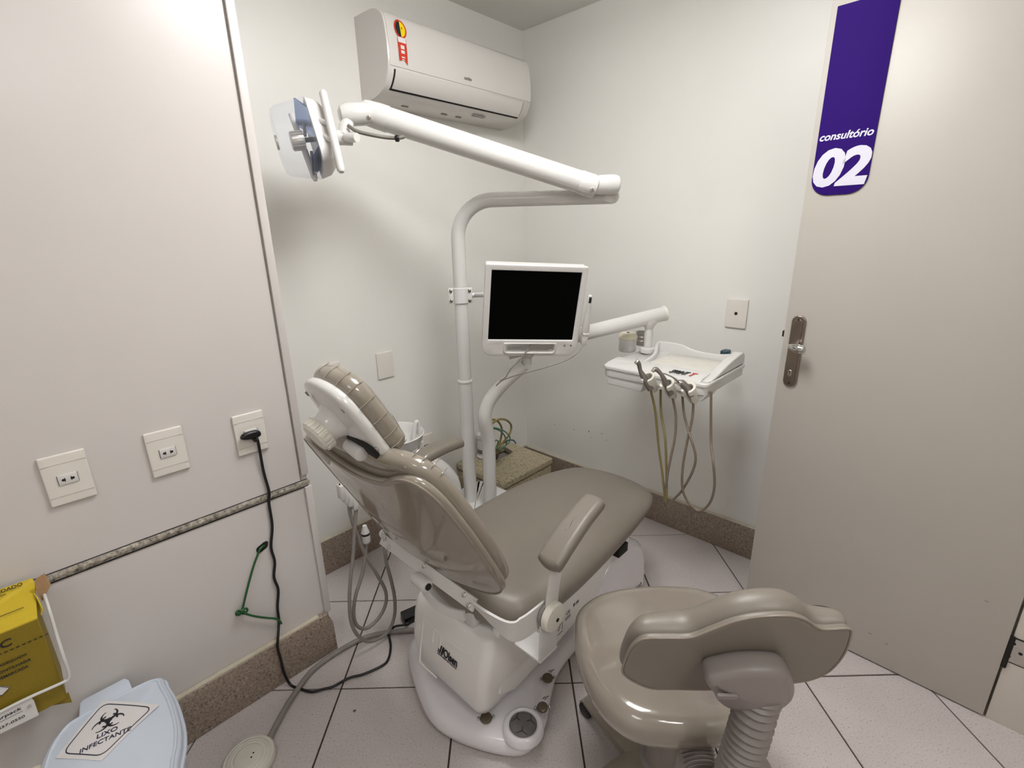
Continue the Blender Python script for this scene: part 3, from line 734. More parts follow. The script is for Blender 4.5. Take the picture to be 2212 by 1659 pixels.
# elbow under the spring arm
sR, sL = pd(1262, 396, 1.66), pd(818, 252, 1.545)
sd = (sL-sR).normalized()
eR = pd(1318, 399, 1.68)
one(cyl(je-hd*.02-Z*.02, V((je.x, je.y, eR.z+.02)), .030, 24, .006), 'swivel', whitep, lt)
one(tube(crom([eR+(eR-sR).normalized()*.030, eR+(eR-sR).normalized()*.024, eR, sR-sd*.02], 4), [.020, .032, .034, .030], 24), 'elbow_joint', whitep, lt)
one(lathe([(.037, -.01), (.0385, 0), (.0385, .045), (.037, .05)], sR-sd*.03, sd, 28), 'arm_collar', whitep, lt)
one(cyl(sR, sL, .0365, 32, 0, .0375), 'spring_arm', whitep, lt)
one(tube(crom([sL-sd*.03, sL, sL+sd*.045, sL+sd*.06], 4), [.0395, .0395, .037, .02], 28), 'arm_collar', whitep, lt)
kL = pd(794, 246, 1.53)
pxa = perp(sd)[0]
for (x, y, d) in ((796, 255, 1.487), (1279, 410, 1.632)):
    c = pd(x, y, d+.004); one(cyl(c, c+(CAM-c).normalized()*.010, .0075, 16, .001), 'arm_screw', chrome, lt)
eL0, eL1 = pd(785, 246, 1.52), pd(742, 248, 1.50)
ed = (eL1-eL0).normalized()
one(tube([eL0-ed*.02, eL0, eL0+ed*.02, eL1-ed*.01, eL1+ed*.008, eL1+ed*.016], [.030, .0335, .0335, .0335, .027, .012], 28), 'wrist_joint', whitep, lt)
# yoke between wrist and head
y0 = pd(748, 275, 1.50); y1 = pd(742, 300, 1.49)
one(tube([pd(752, 262, 1.50), y0, pd(745, 298, 1.49)], [.018, .022, .022], 20), 'yoke', whitep, lt)
HFd = (cr*(-.86)-cu*(.27)-cf*.36).normalized()          # the way the lamp looks
hup = (cu*.94-cr*.27); hup = (hup-HFd*hup.dot(HFd)).normalized(); hside = HFd.cross(hup).normalized()
if hside.dot(cf) > 0: hside = -hside                      # towards the camera
HC = pd(668, 302, 1.455)
H_ = lambda a, b, c: HC+HFd*a+hup*b+hside*c             # forward, up, sideways
HFr = Fr(HC, hside, hup, HFd)
one(cyl(H_(-.075, .0, .0), pd(762, 299, 1.50), .021, 24, .004), 'yoke_arm', whitep, lt)
one(tube(crom([pd(748, 296, 1.475), pd(760, 297, 1.46), pd(771, 297, 1.45)], 3), [.013, .0135, .013], 20), 'tension_knob', whitep, lt)
def hr(a, hw, hh, r): return [H_(a, b, c) for c, b in rrect(-hw, -hh, hw, hh, r, 5)]
one(loft([hr(-.072, .030, .045, .02), hr(-.066, .050, .070, .03), hr(-.040, .072, .092, .035), hr(-.012, .078, .098, .035), hr(-.010, .070, .090, .03), hr(-.034, .060, .080, .03), hr(-.050, .03, .04, .02)], cap=True), 'lamp_housing', plastic, lt, sharp=45)
vs, fs = [], []
NB = 14
for off in (0, -.003):
    for k in range(NB+1):
        b = -.088+.176*k/NB
        for c in (-.066, -.03, .03, .066): vs.append(H_(-.030+.046*(b/.088)**2+off, b, c))
for o in (0, 4*(NB+1)):
    for k in range(NB):
        for j in range(3): fs.append((o+k*4+j, o+k*4+j+1, o+k*4+5+j, o+k*4+4+j))
one((vs, fs), 'reflector', reflm, lt)
one(loft([hr(-.010, .079, .099, .035), hr(.075, .068, .084, .034), hr(.088, .060, .076, .032), hr(.092, .045, .06, .03)], cap=True), 'clear_shield', clear, lt)
bs = MB().add(cyl(H_(.014, 0, 0), H_(.052, 0, 0), .025, 28, .002))
for k in range(14):
    a = 2*math.pi*k/14; e = hup*math.cos(a)+hside*math.sin(a); bs.add(box(Fr(H_(.032, 0, 0)+e*.0255, e, HFd, e.cross(HFd)), .003, .034, .005, 0))
bs.build('bulb_shield', steel, lt)
one(cyl(H_(-.03, 0, 0), H_(.012, 0, 0), .007, 14), 'bulb_holder', darkm, lt)
one(cyl(H_(.088, 0, 0), H_(.0935, 0, 0), .020, 24), 'shield_vent', steel, lt)
for k, (a, b) in enumerate((((-.006, .085), (.004, .03)), ((.0, -.02), (.012, -.085)))):
    one(tube([H_(a[0], a[1], -.03), H_(b[0], b[1], -.03)], .005, 8), 'reflector_strut', greyp, lt)
ha, hb = pd(697, 196, 1.40), pd(738, 372, 1.38)
hm = (ha+hb)/2
one(tube([ha, ha+(hb-ha)*.03, ha+(hb-ha)*.97, hb], [.007, .0115, .0115, .007], 18), 'handle', plastic, lt)
for t in (.40, .62): one(cyl(ha+(hb-ha)*t, H_(-.03, .0+(.5-t)*.2, .06), .008, 14), 'handle_stub', plastic, lt)
ha, hb = pd(668, 352, 1.50), pd(682, 390, 1.50)
hv = (hb-ha).normalized()
one(tube([ha-hv*.16, ha, hb-hv*.01, hb], [.009, .0095, .0095, .006], 16), 'handle', plastic, lt)
# cable hanging under the arm with a black tie
cb = crom([pd(752, 271, 1.47), pd(770, 283, 1.47), pd(800, 291, 1.48), pd(835, 297, 1.50), pd(858, 298, 1.505), pd(872, 296, 1.52)], 6)
one(tube(cb, .0055, 10), 'cable', mat('cable_grey', '6f6a63', .5, noise=.1), lt)
ct = pd(858, 299, 1.503)
one(cyl(ct-cr*.006, ct+cr*.006, .010, 14, .002), 'cable_tie', blackm, lt)
# clamp holding the monitor bracket, on the pole
# ------------------------------------------------------------------ monitor
MS = 1.72/1.8332
mc = CAM + (V((.101, 1.837, 1.161))-CAM)*MS
e1 = V((.979, .149, -.059)).normalized(); e2 = V((.089, -.207, .982)); e2 = (e2-e1*e2.dot(e1)).normalized(); en = e1.cross(e2)
if en.dot(CAM-mc) < 0: en = -en
MF = Fr(mc, e1, e2, en)
mo = thing('monitor', MF(0, -.15, 0), 'white dental monitor with a black screen, clamped to the lamp pole', 'monitor')
def mfp(x, y): return MF.uv(pp(x, y, mc, en))
def quad_frame(pts): return [mfp(*p) for p in pts]
outer = []
tl, tr, br, bl = mfp(1048, 568), mfp(1271, 576), mfp(1243, 768), mfp(1040, 767)
x0, x1, yt, yb = (tl[0]+bl[0])/2, (tr[0]+br[0])/2, (tl[1]+tr[1])/2, (bl[1]+br[1])/2
stl, sbr = mfp(1062, 582), mfp(1235.5, 733.7)
hx0, hx1 = mfp(1090, 750)[0], mfp(1196, 750)[0]; hy0, hy1 = mfp(1140, 759)[1], mfp(1140, 741)[1]
one(curve_prism([rrect(x0, yb, x1, yt, [.006, .006, .042, .042], 6), rrect(stl[0], sbr[1], sbr[0], stl[1], .002, 2), rrect(hx0, hy0, hx1, hy1, [.003, .003, .012, .012], 5)], MF, -.012, .008, .003), 'bezel', plastic, mo)
one(curve_prism([rrect(x0+.003, hy1+.004, x1-.003, yt-.003, [.006, .006, .02, .02], 6)], MF, -.045, -.010, .006), 'rear_case', plastic, mo)
one(box(MF.at((stl[0]+sbr[0])/2, (stl[1]+sbr[1])/2, .000), sbr[0]-stl[0]+.002, stl[1]-sbr[1]+.002, .004, 0), 'screen', screenm, mo)
hl = rrect(hx0-.008, hy0-.010, hx1+.008, hy1+.003, [.003, .003, .018, .018], 6)
one(curve_prism([rrect(hx0-.006, hy0-.007, hx1+.006, hy1+.004, [.004, .004, .016, .016], 5), rrect(hx0, hy0, hx1, hy1, [.003, .003, .012, .012], 5)], MF, .004, .012, .002), 'handle_rim', whitep, mo)
for (x, r, m_) in ((1218, .004, greyp), (1232, .0025, blackm)):
    q = mfp(x, 744); one(cyl(MF(q[0], q[1], .007), MF(q[0], q[1], .0095), r, 14), 'button', m_, mo)
q = mfp(1133, 765)
one(text('Bestimage', MF.at(q[0], q[1]-.001, .0082), .034, .006, 0, .0), 'logo', mat('logo_ink', '6a6460', .5, noise=.1), mo)
# side bracket holding the camera wand
q = mfp(1260, 730)
wb = MF.at(q[0], q[1], .010)
one(box(wb, .020, .045, .028, .004), 'wand_holder', plastic, mo)
one(box(wb.at(0, .024, 0), .022, .008, .032, .002), 'wand_holder', plastic, mo)
# arm and clamp on the pole
pc_ = V((px_, py_, pd(993, 642, 1.84).z))
acr = (MF(x0+.02, 0, -.03)-pc_); acr.z = 0; acr.normalize()
cl_f = Fr(pc_, cr0, Z, -V((cf.x, cf.y, 0)).normalized())
one(lathe([(.0275, -.030), (.031, -.028), (.031, .028), (.0275, .030)], pc_, Z, 28), 'pole_clamp', plastic, mo)
for s in (-1, 1):
    one(box(cl_f.at(s*.036, 0, .012), .020, .058, .006, .002), 'clamp_ear', plastic, mo)
    one(box(cl_f.at(s*.036, 0, -.004), .020, .058, .006, .002), 'clamp_ear', plastic, mo)
    for b in (-.019, .019): one(lathe([(.0065, 0), (.006, .004), (.003, .006)], cl_f(s*.036, b, .015), cl_f.z, 12), 'clamp_bolt', nickel, mo)
ae = MF(x0+.05, mfp(1046, 642)[1], -.03)
one(tube([pc_+cl_f.x*.03, pc_+cl_f.x*.06, ae], .0095, 16), 'bracket_arm', whitep, mo)
one(box(MF.at(x0+.06, mfp(1046, 642)[1], -.05), .10, .10, .012, .003), 'mount_plate', plastic, mo)

# intraoral camera wand in the holder with its cable
wp = [MF.at(q[0], q[1], .004)(.0, .026, 0)]
w0, w1 = wb(0, .020, 0), pp(1275, 638, MF(0, 0, .014), en)
wdv = (w1-w0)
wt = thing('camera_wand', w0, 'slim white intraoral camera wand standing at the right edge of the monitor', 'camera')
one(tube([w0, w0+wdv*.12, w0+wdv*.45, w0+wdv*.75, w0+wdv*.97, w1], [.0125, .0150, .0115, .0082, .0088, .006], 18), 'wand', whitep, wt)
one(box(Fr(w1-wdv*.10+en*.0052, e1, wdv, en), .010, .024, .007, .002), 'lens_window', blackm, wt)
cab = crom([wb(0, -.022, 0), pd(1253, 756, 1.69), pd(1228, 776, 1.69), pd(1180, 793, 1.70), pd(1140, 804, 1.72), pd(1110, 812, 1.75), pd(1085, 822, 1.79), pd(1072, 833, 1.83)], 6)
one(tube(cab, .0022, 8), 'cable', hoseg, wt)
# second cable from behind the monitor down to the hook
cab = crom([pd(1147, 742, 1.79), pd(1136, 760, 1.79), pd(1120, 780, 1.80), pd(1103, 797, 1.81), pd(1092, 815, 1.83), pd(1080, 822, 1.85)], 6)
one(tube(cab, .0022, 8), 'signal_cable', hoseg, mo)

# ------------------------------------------------------------------ instrument delivery arm and tray
TB = pz(1060, 1095, .30)
tr_ = thing('instrument_tray', TB, 'white instrument tray on a bent pole and arm, in front of the right wall', 'dental unit')
pvt = pd(1138, 776, 1.86)
pth = crom([TB-Z*.02, TB+Z*.12, V((TB.x, TB.y, .60)), pd(1047, 905, 1.95), pd(1056, 868, 1.93), pd(1085, 830, 1.905), pd(1117, 800, 1.88), pd(1132, 786, 1.87)], 6)
one(tube(pth, .0275, 26), 'pole', whitep, tr_)
one(cyl(pvt-Z*.02, pvt+Z*.018, .019, 24), 'pivot', whitep, tr_)
one(cyl(pvt+Z*.010, pvt+Z*.022, .027, 24, .004), 'pivot_cap', whitep, tr_)
aL0, aR0 = pd(1112, 757, 1.87), pd(1432, 678, 1.955)
av = (aR0-aL0).normalized()
one(tube([aL0-av*.03, aL0, aR0, aR0], .0293, 28), 'arm', whitep, tr_)
one(lathe([(.0295, 0), (.031, .003), (.031, .010), (.024, .014), (.0001, .015)], aR0, av, 28), 'arm_cap', creamp, tr_)
ptop = aR0-av*.058-Z*.024
one(lathe([(.017, -.022), (.022, -.012), (.030, 0), (.032, .012)], ptop, Z, 24), 'arm_socket', plastic, tr_)
pq = pz(1405, 738, .985)
zt_ = .972
one(lathe([(.015, 0), (.0165, -.015), (.0175, -.03), (.016, -.05), (.0165, zt_-ptop.z)], ptop-Z*.018, Z, 22), 'tray_post', whitep, tr_)
one(cyl(ptop*1.0-Z*(ptop.z-.950), ptop-Z*(ptop.z-zt_), .031, 24, .004), 'post_boss', whitep, tr_)
# tray body, axis-aligned with the room
cs = [loc(pz(*p, .940)) for p in ((1297, 790), (1535, 836), (1605, 787))]
tu0, tv0, tv1, tu1 = (cs[0][0]+cs[1][0])/2, cs[0][1], (cs[1][1]+cs[2][1])/2, cs[2][0]
T = Fr(L(0, 0, 0), aD, W, Z)
outT = rrect(tu0, tv0, tu1, tv1, [.012, .02, .035, .012], 5)
one(curve_prism([rrect(tu0+.004, tv0+.004, tu1-.004, tv1-.004, [.012, .02, .035, .012], 5)], T, .900, .934, .006), 'tray_body', whitep, tr_)
one(curve_prism([outT], T, .930, .944, .004, 3), 'rim', whitep, tr_)
rcu0, rcv0 = tu0+.115, tv0+.125
one(curve_prism([rrect(rcu0, rcv0, tu1-.02, tv1-.03, .012, 4)], T, .9435, .9452, .0004), 'tray_liner', mat('tray_liner_film', 'd9d5cb', .18, noise=.05, nscale=20), tr_)
# sloping front bank, side fin and wavy rear edge
bank = [(tu0+.006, .943), (tu0+.03, .953), (tu0+.085, .957), (tu0+.108, .957), (tu0+.114, .945)]
one(loft([[L(a, vv, zz) for a, zz in bank]+[L(tu0+.06, vv, .940)] for vv in (tv0+.015, tv0+.02, tv1-.035, tv1-.03)]), 'front_bank', whitep, tr_, sharp=25)
fin = [(tu0+.02, .945), (tu0+.10, .957), (tu0+.20, .978), (tu0+.29, .990), (tu1-.03, .992), (tu1-.008, .980), (tu1-.003, .945)]
one(curve_prism([[(p.x, p.y) for p in crom([V((a, b, 0)) for a, b in fin], 4)]], Fr(L(0, tv1-.016, 0), aD, Z, W), -.022, .012, .006, 3), 'side_fin', whitep, tr_)
one(strip(T, crom([V((tu1-.02, tv1-.02, .985)), V((tu1-.010, tv1-.10, .968)), V((tu1-.010, tv0+.22, .970)), V((tu1-.010, tv0+.16, .986)), V((tu1-.010, tv0+.09, .988)), V((tu1-.03, tv0+.065, .986)), V((tu1-.14, tv0+.11, .966)), V((tu1-.25, tv0+.118, .955))], 4), .014, .940, .005), 'rear_edge', whitep, tr_, sharp=60)
one(cushion(rrect(tu0+.03, tv0+.04, tu0+.07, tv0+.12, .012, 4), T.at(0, 0, .9435), .0022, .001), 'finger_recess', greyp, tr_)
# lower panel at the right and connection box
one(curve_prism([[(tv0+.03, .905), (tv0+.03, .872), (tv0+.17, .868), (tv0+.18, .905)]], Fr(L(tu0+.010, 0, 0), W, Z, -aD), -.06, .002, .004), 'front_drop', whitep, tr_)
one(curve_prism([[(tv1-.12, .905), (tv1-.085, .882), (tv1-.02, .880), (tv1-.006, .905)]], Fr(L(tu0+.012, 0, 0), W, Z, -aD), -.10, .002, .004), 'hose_box', whitep, tr_)
# lettering on the bank
p0 = loc(pz(1446, 803, .957)); p1 = loc(pz(1503, 811, .957))
tf = Fr(L(tu0+.026, p0[1]-.002, .9555), W, aD, Z)
tw = (p1[1]-p0[1])
one(text('SPRINT', tf, tw*.72, .040, .28, .008, .002), 'lettering', inkm, tr_)
one(text('T', tf.at(tw*.80, 0, 0), tw*.2, .040, .28, .008, .002), 'lettering', redm, tr_)
# three holders on the front edge
hold = []
for (x, y) in ((1404, 824), (1445, 838), (1491, 848)):
    q = loc(pu(x, y, tu0-.022)); hold.append(q)
    ax = (Z*.80-aD*.55+W*(-.12)).normalized()
    o = L(q[0], q[1], q[2])
    hx = (W-ax*W.dot(ax)).normalized(); hy = ax.cross(hx)
    if hy.dot(aD) < 0: hy = -hy
    hf = Fr(o, hx, hy, ax)
    cpts = [(.025*math.cos(R(a)), .025*math.sin(R(a))) for a in range(-68, 249, 14)]
    cin = [(.0155*math.cos(R(a)), .0155*math.sin(R(a))) for a in range(246, -67, -14)]
    top_ = curve_prism([cpts+cin], hf, -.046, .026, .003, 2)
    vs = []
    for p in top_[0]:
        d = p-o; h = d.dot(ax); k = 1.0-.45*max(0, -h/.046); vs.append(o+ax*h+(d-ax*h)*k)
    one((vs, top_[1]), 'holder', creamp, tr_, sharp=50)
    one(cyl(o+aD*.012, L(tu0+.03, q[1]+.008, .912), .011, 14), 'holder_neck', plastic, tr_)
uH = tu0-.02
def hpth(pts, u=uH): return [pu(x, y, u) for x, y in pts]
hose_paths = [
    [(1407, 849), (1415.6, 890), (1423, 966), (1430, 1016), (1435, 1062), (1438, 1084), (1440, 1060), (1439.5, 1010), (1436.7, 944), (1428, 890), (1427, 842)],
    [(1452.5, 858), (1460, 899), (1458, 944), (1449, 988), (1441.7, 1027), (1438.4, 1060), (1438, 1090), (1445, 1092), (1455, 1079), (1475, 1057), (1497, 1016), (1502.4, 983), (1489.4, 938), (1477.5, 894), (1474, 852)],
    [(1497.7, 868), (1494.8, 907), (1484, 955), (1475, 1009), (1474, 1053), (1484, 1081), (1503, 1101), (1519, 1101), (1536, 1081), (1543.7, 1046), (1540.4, 994), (1536, 955), (1536, 846)]]
hand = [
    ([(1376, 782), (1380, 786), (1383, 800), (1388, 810), (1396, 824), (1406, 842)], [.006, .0058, .0052, .0075, .0085, .0085], 'grey contra-angle handpiece in the left holder of the tray'),
    ([(1413, 799), (1418, 798), (1428, 808), (1436, 822), (1444, 838), (1450, 852)], [.006, .0060, .0048, .0065, .0075, .008], 'slim grey turbine handpiece in the middle holder of the tray'),
    ([(1433, 806), (1452, 814), (1464, 823), (1472, 827), (1484, 838), (1494, 856)], [.0016, .0018, .003, .009, .008, .0085], 'three-way syringe with a thin metal tip in the right holder of the tray')]
for k in range(3):
    q = hold[k]; pts, rs, lab = hand[k]
    pts3 = [pu(x, y, uH-.010-.026*(1-i/5)) for i, (x, y) in enumerate(pts)]
    t = thing('handpiece' if k < 2 else 'air_water_syringe', pts3[-1], lab, 'dental tool', 'tools in the tray holders')
    one(tube(crom(pts3, 4), [q_*1.35 for q_ in rs], 14), 'body', silverm, t)
    if k < 2: one(cyl(pts3[0]-cu*.006-cr*.006, pts3[0]+cu*.006+cr*.006, .0062, 14, .002), 'head', chrome, t)
    else: one(cyl(pts3[3]-cr*.010, pts3[3]+cr*.008, .0105, 16, .003), 'valve_head', chrome, t)
    hp3 = [pts3[-1]]+[pu(x, y, uH+(.045 if i > len(hose_paths[k])-3 else .012*math.sin(i*.9+k))) for i, (x, y) in enumerate(hose_paths[k])]
    one(tube(crom(hp3, 5), .0042, 10), 'hose', hosem if k != 0 else mat('olive_hose', '7d7045', .45, noise=.1, nscale=30), t)
# jar, cup and blue part on the tray
jc = pz(1355, 757, .944); 
jq = loc(jc)
jt = thing('jar', jc, 'white jar with a cream lid on the left of the instrument tray', 'jar')
one(lathe([(.034, -.002), (.036, .002), (.036, .050), (.034, .054)], jc, Z, 32), 'body', whitep, jt)
one(lathe([(.037, .051), (.0385, .054), (.0385, .061), (.036, .067), (.030, .075), (.0001, .077)], jc, Z, 32), 'lid', mat('cream_lid', 'e2dac4', .35, noise=.03), jt)
one(cyl(jc+Z*.0765, jc+Z*.0780, .006, 14), 'lid_hole', darkm, jt)
cc = pz(1386, 745, .944)
ct_ = thing('metal_cup', cc, 'small open stainless cup behind the lidded jar on the tray', 'cup')
one(lathe([(.024, 0), (.0262, .003), (.0262, .058), (.0275, .060), (.0245, .060), (.024, .056), (.024, .004), (.0001, .004)], cc, Z, 32), 'cup_wall', steel, ct_)
for h in (.022, .040): one(lathe([(.0262, h-.001), (.0269, h), (.0262, h+.001)], cc, Z, 32, cap=False), 'cup_ring', steel, ct_)
bc_ = pz(1572, 766, .952); bq = loc(bc_)
tag(one(curve_prism([smooth2([(-.020, -.012), (-.022, .012), (0, .018), (.022, .012), (.02, -.010), (.004, -.014)], 4)], Fr(L(bq[0], bq[1]-.01, .947), aD, W, Z), 0, .022, .004), 'rubber_grip', mat('dark_teal', '24454f', .4, noise=.1), None, tuple(L(bq[0], bq[1]-.01, .947))), 'dark teal rubber piece in the rear right corner of the instrument tray', 'clip')

# unit base that carries the two poles and the spittoon
ub = loc(LB); 
ut = thing('spittoon_unit', L(ub[0], ub[1], 0), 'white spittoon unit with bowl and spout between the chair back and lamp pole', 'dental unit')
one(cushion(smooth2(rrect(ub[0]-.20, ub[1]-.11, ub[0]+.17, ub[1]+.20, .05, 3), 2), K.at(0, 0, .232), .066, .014, seg=4), 'unit_top', whitep, ut)
one(box(Fr(L(ub[0]-.02, ub[1]+.04, .118), aD, W, Z), .28, .22, .235, .02), 'unit_body', shroudm, ut)
bo = pv(851, 958, -.56); bz0 = loc(bo)
BC = L(bz0[0], -.56, .690)
one(lathe([(.030, -.062), (.062, -.052), (.092, -.030), (.108, -.002), (.114, .020), (.117, .024), (.114, .027), (.108, .022), (.098, -.002), (.078, -.026), (.045, -.038), (.012, -.042), (.0001, -.043)], BC, Z, 44, cap=False), 'bowl', whitep, ut)
one(lathe([(.014, -.0415), (.010, -.040), (.0001, -.0415)], BC, Z, 18), 'drain', steel, ut)
one(tube(crom([BC+aD*.004+W*.02-Z*.040, BC-aD*.02+W*.05-Z*.022, BC-aD*.03+W*.07-Z*.006], 4), [.010, .022, .012], 16, flat=.5), 'strainer', plastic, ut)
sp = pv(894, 935, -.53)
spb = [pv(x, y, -.53) for x, y in ((893, 950), (895, 930), (897, 917), (900, 911), (904, 915), (906, 930), (907, 950))]
one(tube(crom([spb[0]-Z*.02]+spb, 5), .0075, 14), 'spout', whitep, ut)
one(cyl(pv(909, 952, -.52), pv(909, 985, -.52), .012, 18, .003), 'spout_base', whitep, ut)
one(lathe([(.052, 0), (.050, -.06), (.060, -.13), (.055, -.20)], BC-Z*.055, Z, 28), 'bowl_column', whitep, ut)
el = crom([L(bz0[0], -.56, .60), L(bz0[0]+.02, -.56, .565), pv(905, 1012, -.56), pv(940, 1018, -.56), pv(965, 1038, -.555), pv(975, 1064, -.55), pv(978, 1090, -.545)], 6)
one(tube(el, [.05, .052, .054, .055, .050, .046, .046], 26), 'curved_neck', whitep, ut)
one(lathe([(.056, 0), (.054, .010), (.050, .016)], L(loc(el[-1])[0], -.545, .298), Z, 28), 'neck_collar', plastic, ut)
# suction holder with two suction hoses
VS = -.42
hb = [pv(738, 1062, VS), pv(747, 1070, VS), pv(755, 1078, VS), pv(765, 1086, VS)]
for k, p in enumerate(hb): one(box(Fr(p, aD, W, Z), .020, .030, .050-.002*k, .004), 'suction_holder', whitep, ut)
one(tube([hb[3]+aD*.01, hb[3]+aD*.10-W*.03, L(bz0[0], -.54, .52)], .014, 14), 'holder_arm', plastic, ut)
one(tube(crom([pv(733, 1045, VS), pv(735, 1050, VS), pv(739, 1049, VS), pv(742, 1046, VS)], 3), .0022, 8), 'holder_hook', darkm, ut)
s1 = [(754, 1080), (754, 1090), (758, 1116), (770, 1152), (789, 1198), (816, 1244), (832.7, 1277), (832.7, 1306), (818, 1335), (796.5, 1354.6), (779.6, 1357), (767.5, 1345), (764, 1318), (768.7, 1284.6), (782, 1241), (789, 1200), (791.7, 1171)]
s2 = [(769.5, 1088), (769.5, 1096), (766, 1145), (762.7, 1200), (756.7, 1253), (755, 1301), (758, 1340), (770, 1369), (791.7, 1384.7), (815.8, 1381), (840, 1362), (852, 1330), (852.4, 1292), (844.7, 1253), (835, 1217), (830.7, 1181), (829, 1160)]
for pts, lab, off in ((s1, 'grey suction hose of the inner loop, ending in a white connector', .0), (s2, 'grey suction hose of the outer loop, running up behind the chair back', .018)):
    P = [pv(x, y, VS+off*math.sin(math.pi*i/len(pts))) for i, (x, y) in enumerate(pts)]
    t = thing('suction_hose', P[0], lab, 'hose', 'suction hoses behind the chair')
    one(tube(crom(P, 5), .0062, 12), 'hose', hoseg, t)
    if off == 0:
        a, b = P[-1], P[-1]+Z*.045
        one(lathe([(.008, -.004), (.013, 0), (.0145, .006), (.0145, .040), (.010, .052), (.007, .065)], a, Z, 20), 'connector', whitep, t)
        one(lathe([(.0148, .030), (.0150, .034), (.0148, .038)], a, Z, 20, cap=False), 'connector_band', inkm, t)
    else: one(cyl(P[0], P[0]+Z*.03, .009, 14, .002), 'connector', whitep, t)

# ------------------------------------------------------------------ stone block in the corner with tubes and filter
gb = thing('stone_block', L(1.71, -.75, 0), 'low beige terrazzo block with a hole in its top, in the far corner', 'stone block')
BZ = .25
hb_ = [loc(pz(x, y, BZ))[:2] for x, y in ((1058, 994), (1056, 975), (1090, 963), (1108, 976), (1080, 990))]
bu0, bu1, bv0, bv1 = 1.515, 1.905, VA+.004, -.575
one(curve_prism([rrect(bu0, bv0, bu1, bv1, [.008, .003, .003, .012], 4), hb_], K, BZ-.035, BZ, .007, 3), 'block_top', gran2, gb)
one(curve_prism([rrect(bu0+.008, bv0+.002, bu1-.004, bv1-.008, .006, 3)], K, .0, BZ-.045, .002), 'block_body', gran2, gb)
one(box(Fr(sum((L(a, b, BZ-.041) for a, b in hb_), V())/5, aD, W, Z), .16, .10, .006, 0), 'hole_floor', greyp, gb)
one(tube([pz(1086, 964, BZ)+Z*.003, pz(1106, 977, BZ)+Z*.003], .007, 8, flat=.25, up=Z), 'metal_strip', steel, gb)
VT = -.70
def tubes(name, m, pts, r, lab, n=10, v=VT):
    P = [pv(x, y, v+.02*math.sin(i)) for i, (x, y) in enumerate(pts)]
    return tag(one(tube(crom(P, 5), r, n), name, m, None, tuple(P[-1])), lab, 'tube', 'tubes from the stone block')
tubes('supply_tube', olivem, [(1062, 920), (1065, 913), (1079, 905.7), (1093, 907), (1103, 916), (1104, 928), (1098.7, 941), (1084.8, 957.7), (1075, 969), (1072, 980)], .0058, 'olive tube making the largest loop above the stone block')
tubes('supply_tube', olivem, [(1060, 908), (1067, 906), (1078, 913), (1084, 926), (1083, 941), (1079, 957.7), (1074, 969), (1070, 980)], .0055, 'olive tube of the smaller loop above the stone block', v=-.71)
tubes('supply_tube', greenm, [(1058, 922), (1064, 923), (1080.7, 927), (1094.5, 935), (1102, 946.6), (1097, 959), (1082, 967), (1066, 969)], .0036, 'thin green tube of the wider curve above the stone block', v=-.68)
tubes('supply_tube', greenm, [(1058, 924), (1064.7, 925), (1079, 930), (1089, 939.6), (1093.8, 955), (1090, 964.6), (1078, 975.7)], .0036, 'thin green tube of the narrower curve above the stone block', v=-.69)
tubes('supply_tube', bluem, [(1114, 958), (1112, 954), (1107, 950.7), (1096, 952), (1082, 962), (1076, 972)], .0036, 'thin dark blue tube lying over the back edge of the stone block', v=-.72)
tubes('supply_tube', greenm, [(1069, 975), (1068, 966), (1067.5, 955), (1072, 951), (1076.5, 954), (1073.7, 962), (1071, 972)], .0036, 'thin green tube in a tight small loop at the block hole', v=-.69)
bt = pv(1074, 974, -.70); bb = pz(1069, 990, .215)
P = [bt, bt*.5+bb*.5, bb]
rr = crom(P, 9); n = len(rr)
tag(one(tube([p for p in rr for _ in (0, 1)] if False else rr, [.0155 if i % 2 else .013 for i in range(n)], 18), 'corrugated_conduit', blackm, None, tuple(bb)), 'short black corrugated conduit coming out of the stone block', 'conduit')
fb = pz(1044, 987, BZ)
ft = thing('water_filter', fb, 'white filter canister standing on the stone block behind the poles', 'filter')
one(lathe([(.030, 0), (.036, .004), (.036, .012), (.030, .018), (.030, .115), (.036, .120), (.036, .140), (.026, .150), (.018, .155), (.017, .168), (.008, .172)], fb, Z, 28), 'canister', plastic, ft)
one(lathe([(.0305, .03), (.0315, .034), (.0315, .05), (.0305, .054)], fb, Z, 28, cap=False), 'band', silverm, ft)
P = crom([pv(1062, 985, -.66), pv(1062.5, 960, -.66), pv(1062, 930, -.66), pv(1058, 905, -.66)], 14); n = len(P)
tag(one(tube(P, [.0105 if i % 2 else .0085 for i in range(n)], 14), 'ribbed_hose', whitep, None, tuple(P[0])), 'white ribbed drain hose rising behind the tray pole', 'hose')

# ------------------------------------------------------------------ black power cord and its transformer
cord = [(548, 946), (556.5, 951), (568.7, 1016), (581, 1062), (581, 1087), (588, 1136), (585.6, 1182), (593.4, 1213), (592, 1247), (601, 1274), (599.5, 1311), (602.6, 1339), (602, 1351)]
P = [pv(x, y, VP+(.018 if i < 2 else .008)) for i, (x, y) in enumerate(cord)]
P += [pv(601, 1368, VP+.020), pv(600, 1384, VP+.029), pv(600, 1400, VP+.029), pv(608.4, 1432, VP+.029), pv(613, 1452, VP+.031)]
P += [pz(x, y, .006) for x, y in ((627, 1478.7), (647.5, 1487.5), (672.8, 1494.6), (698, 1488.8), (720.8, 1482.5), (753.6, 1464.8), (786.5, 1456), (827, 1437), (839.5, 1422), (844, 1396.6), (840.8, 1376.4), (838, 1366), (845, 1360), (854.7, 1357.5))]
P[-1] += Z*.010
PT = pz(893, 1342, .02)
tb = pz(874, 1350, .018)
P.append(tb)
pc0 = thing('power_cord', P[0], 'long black power cord from the partition socket across the floor to a black transformer', 'cord')
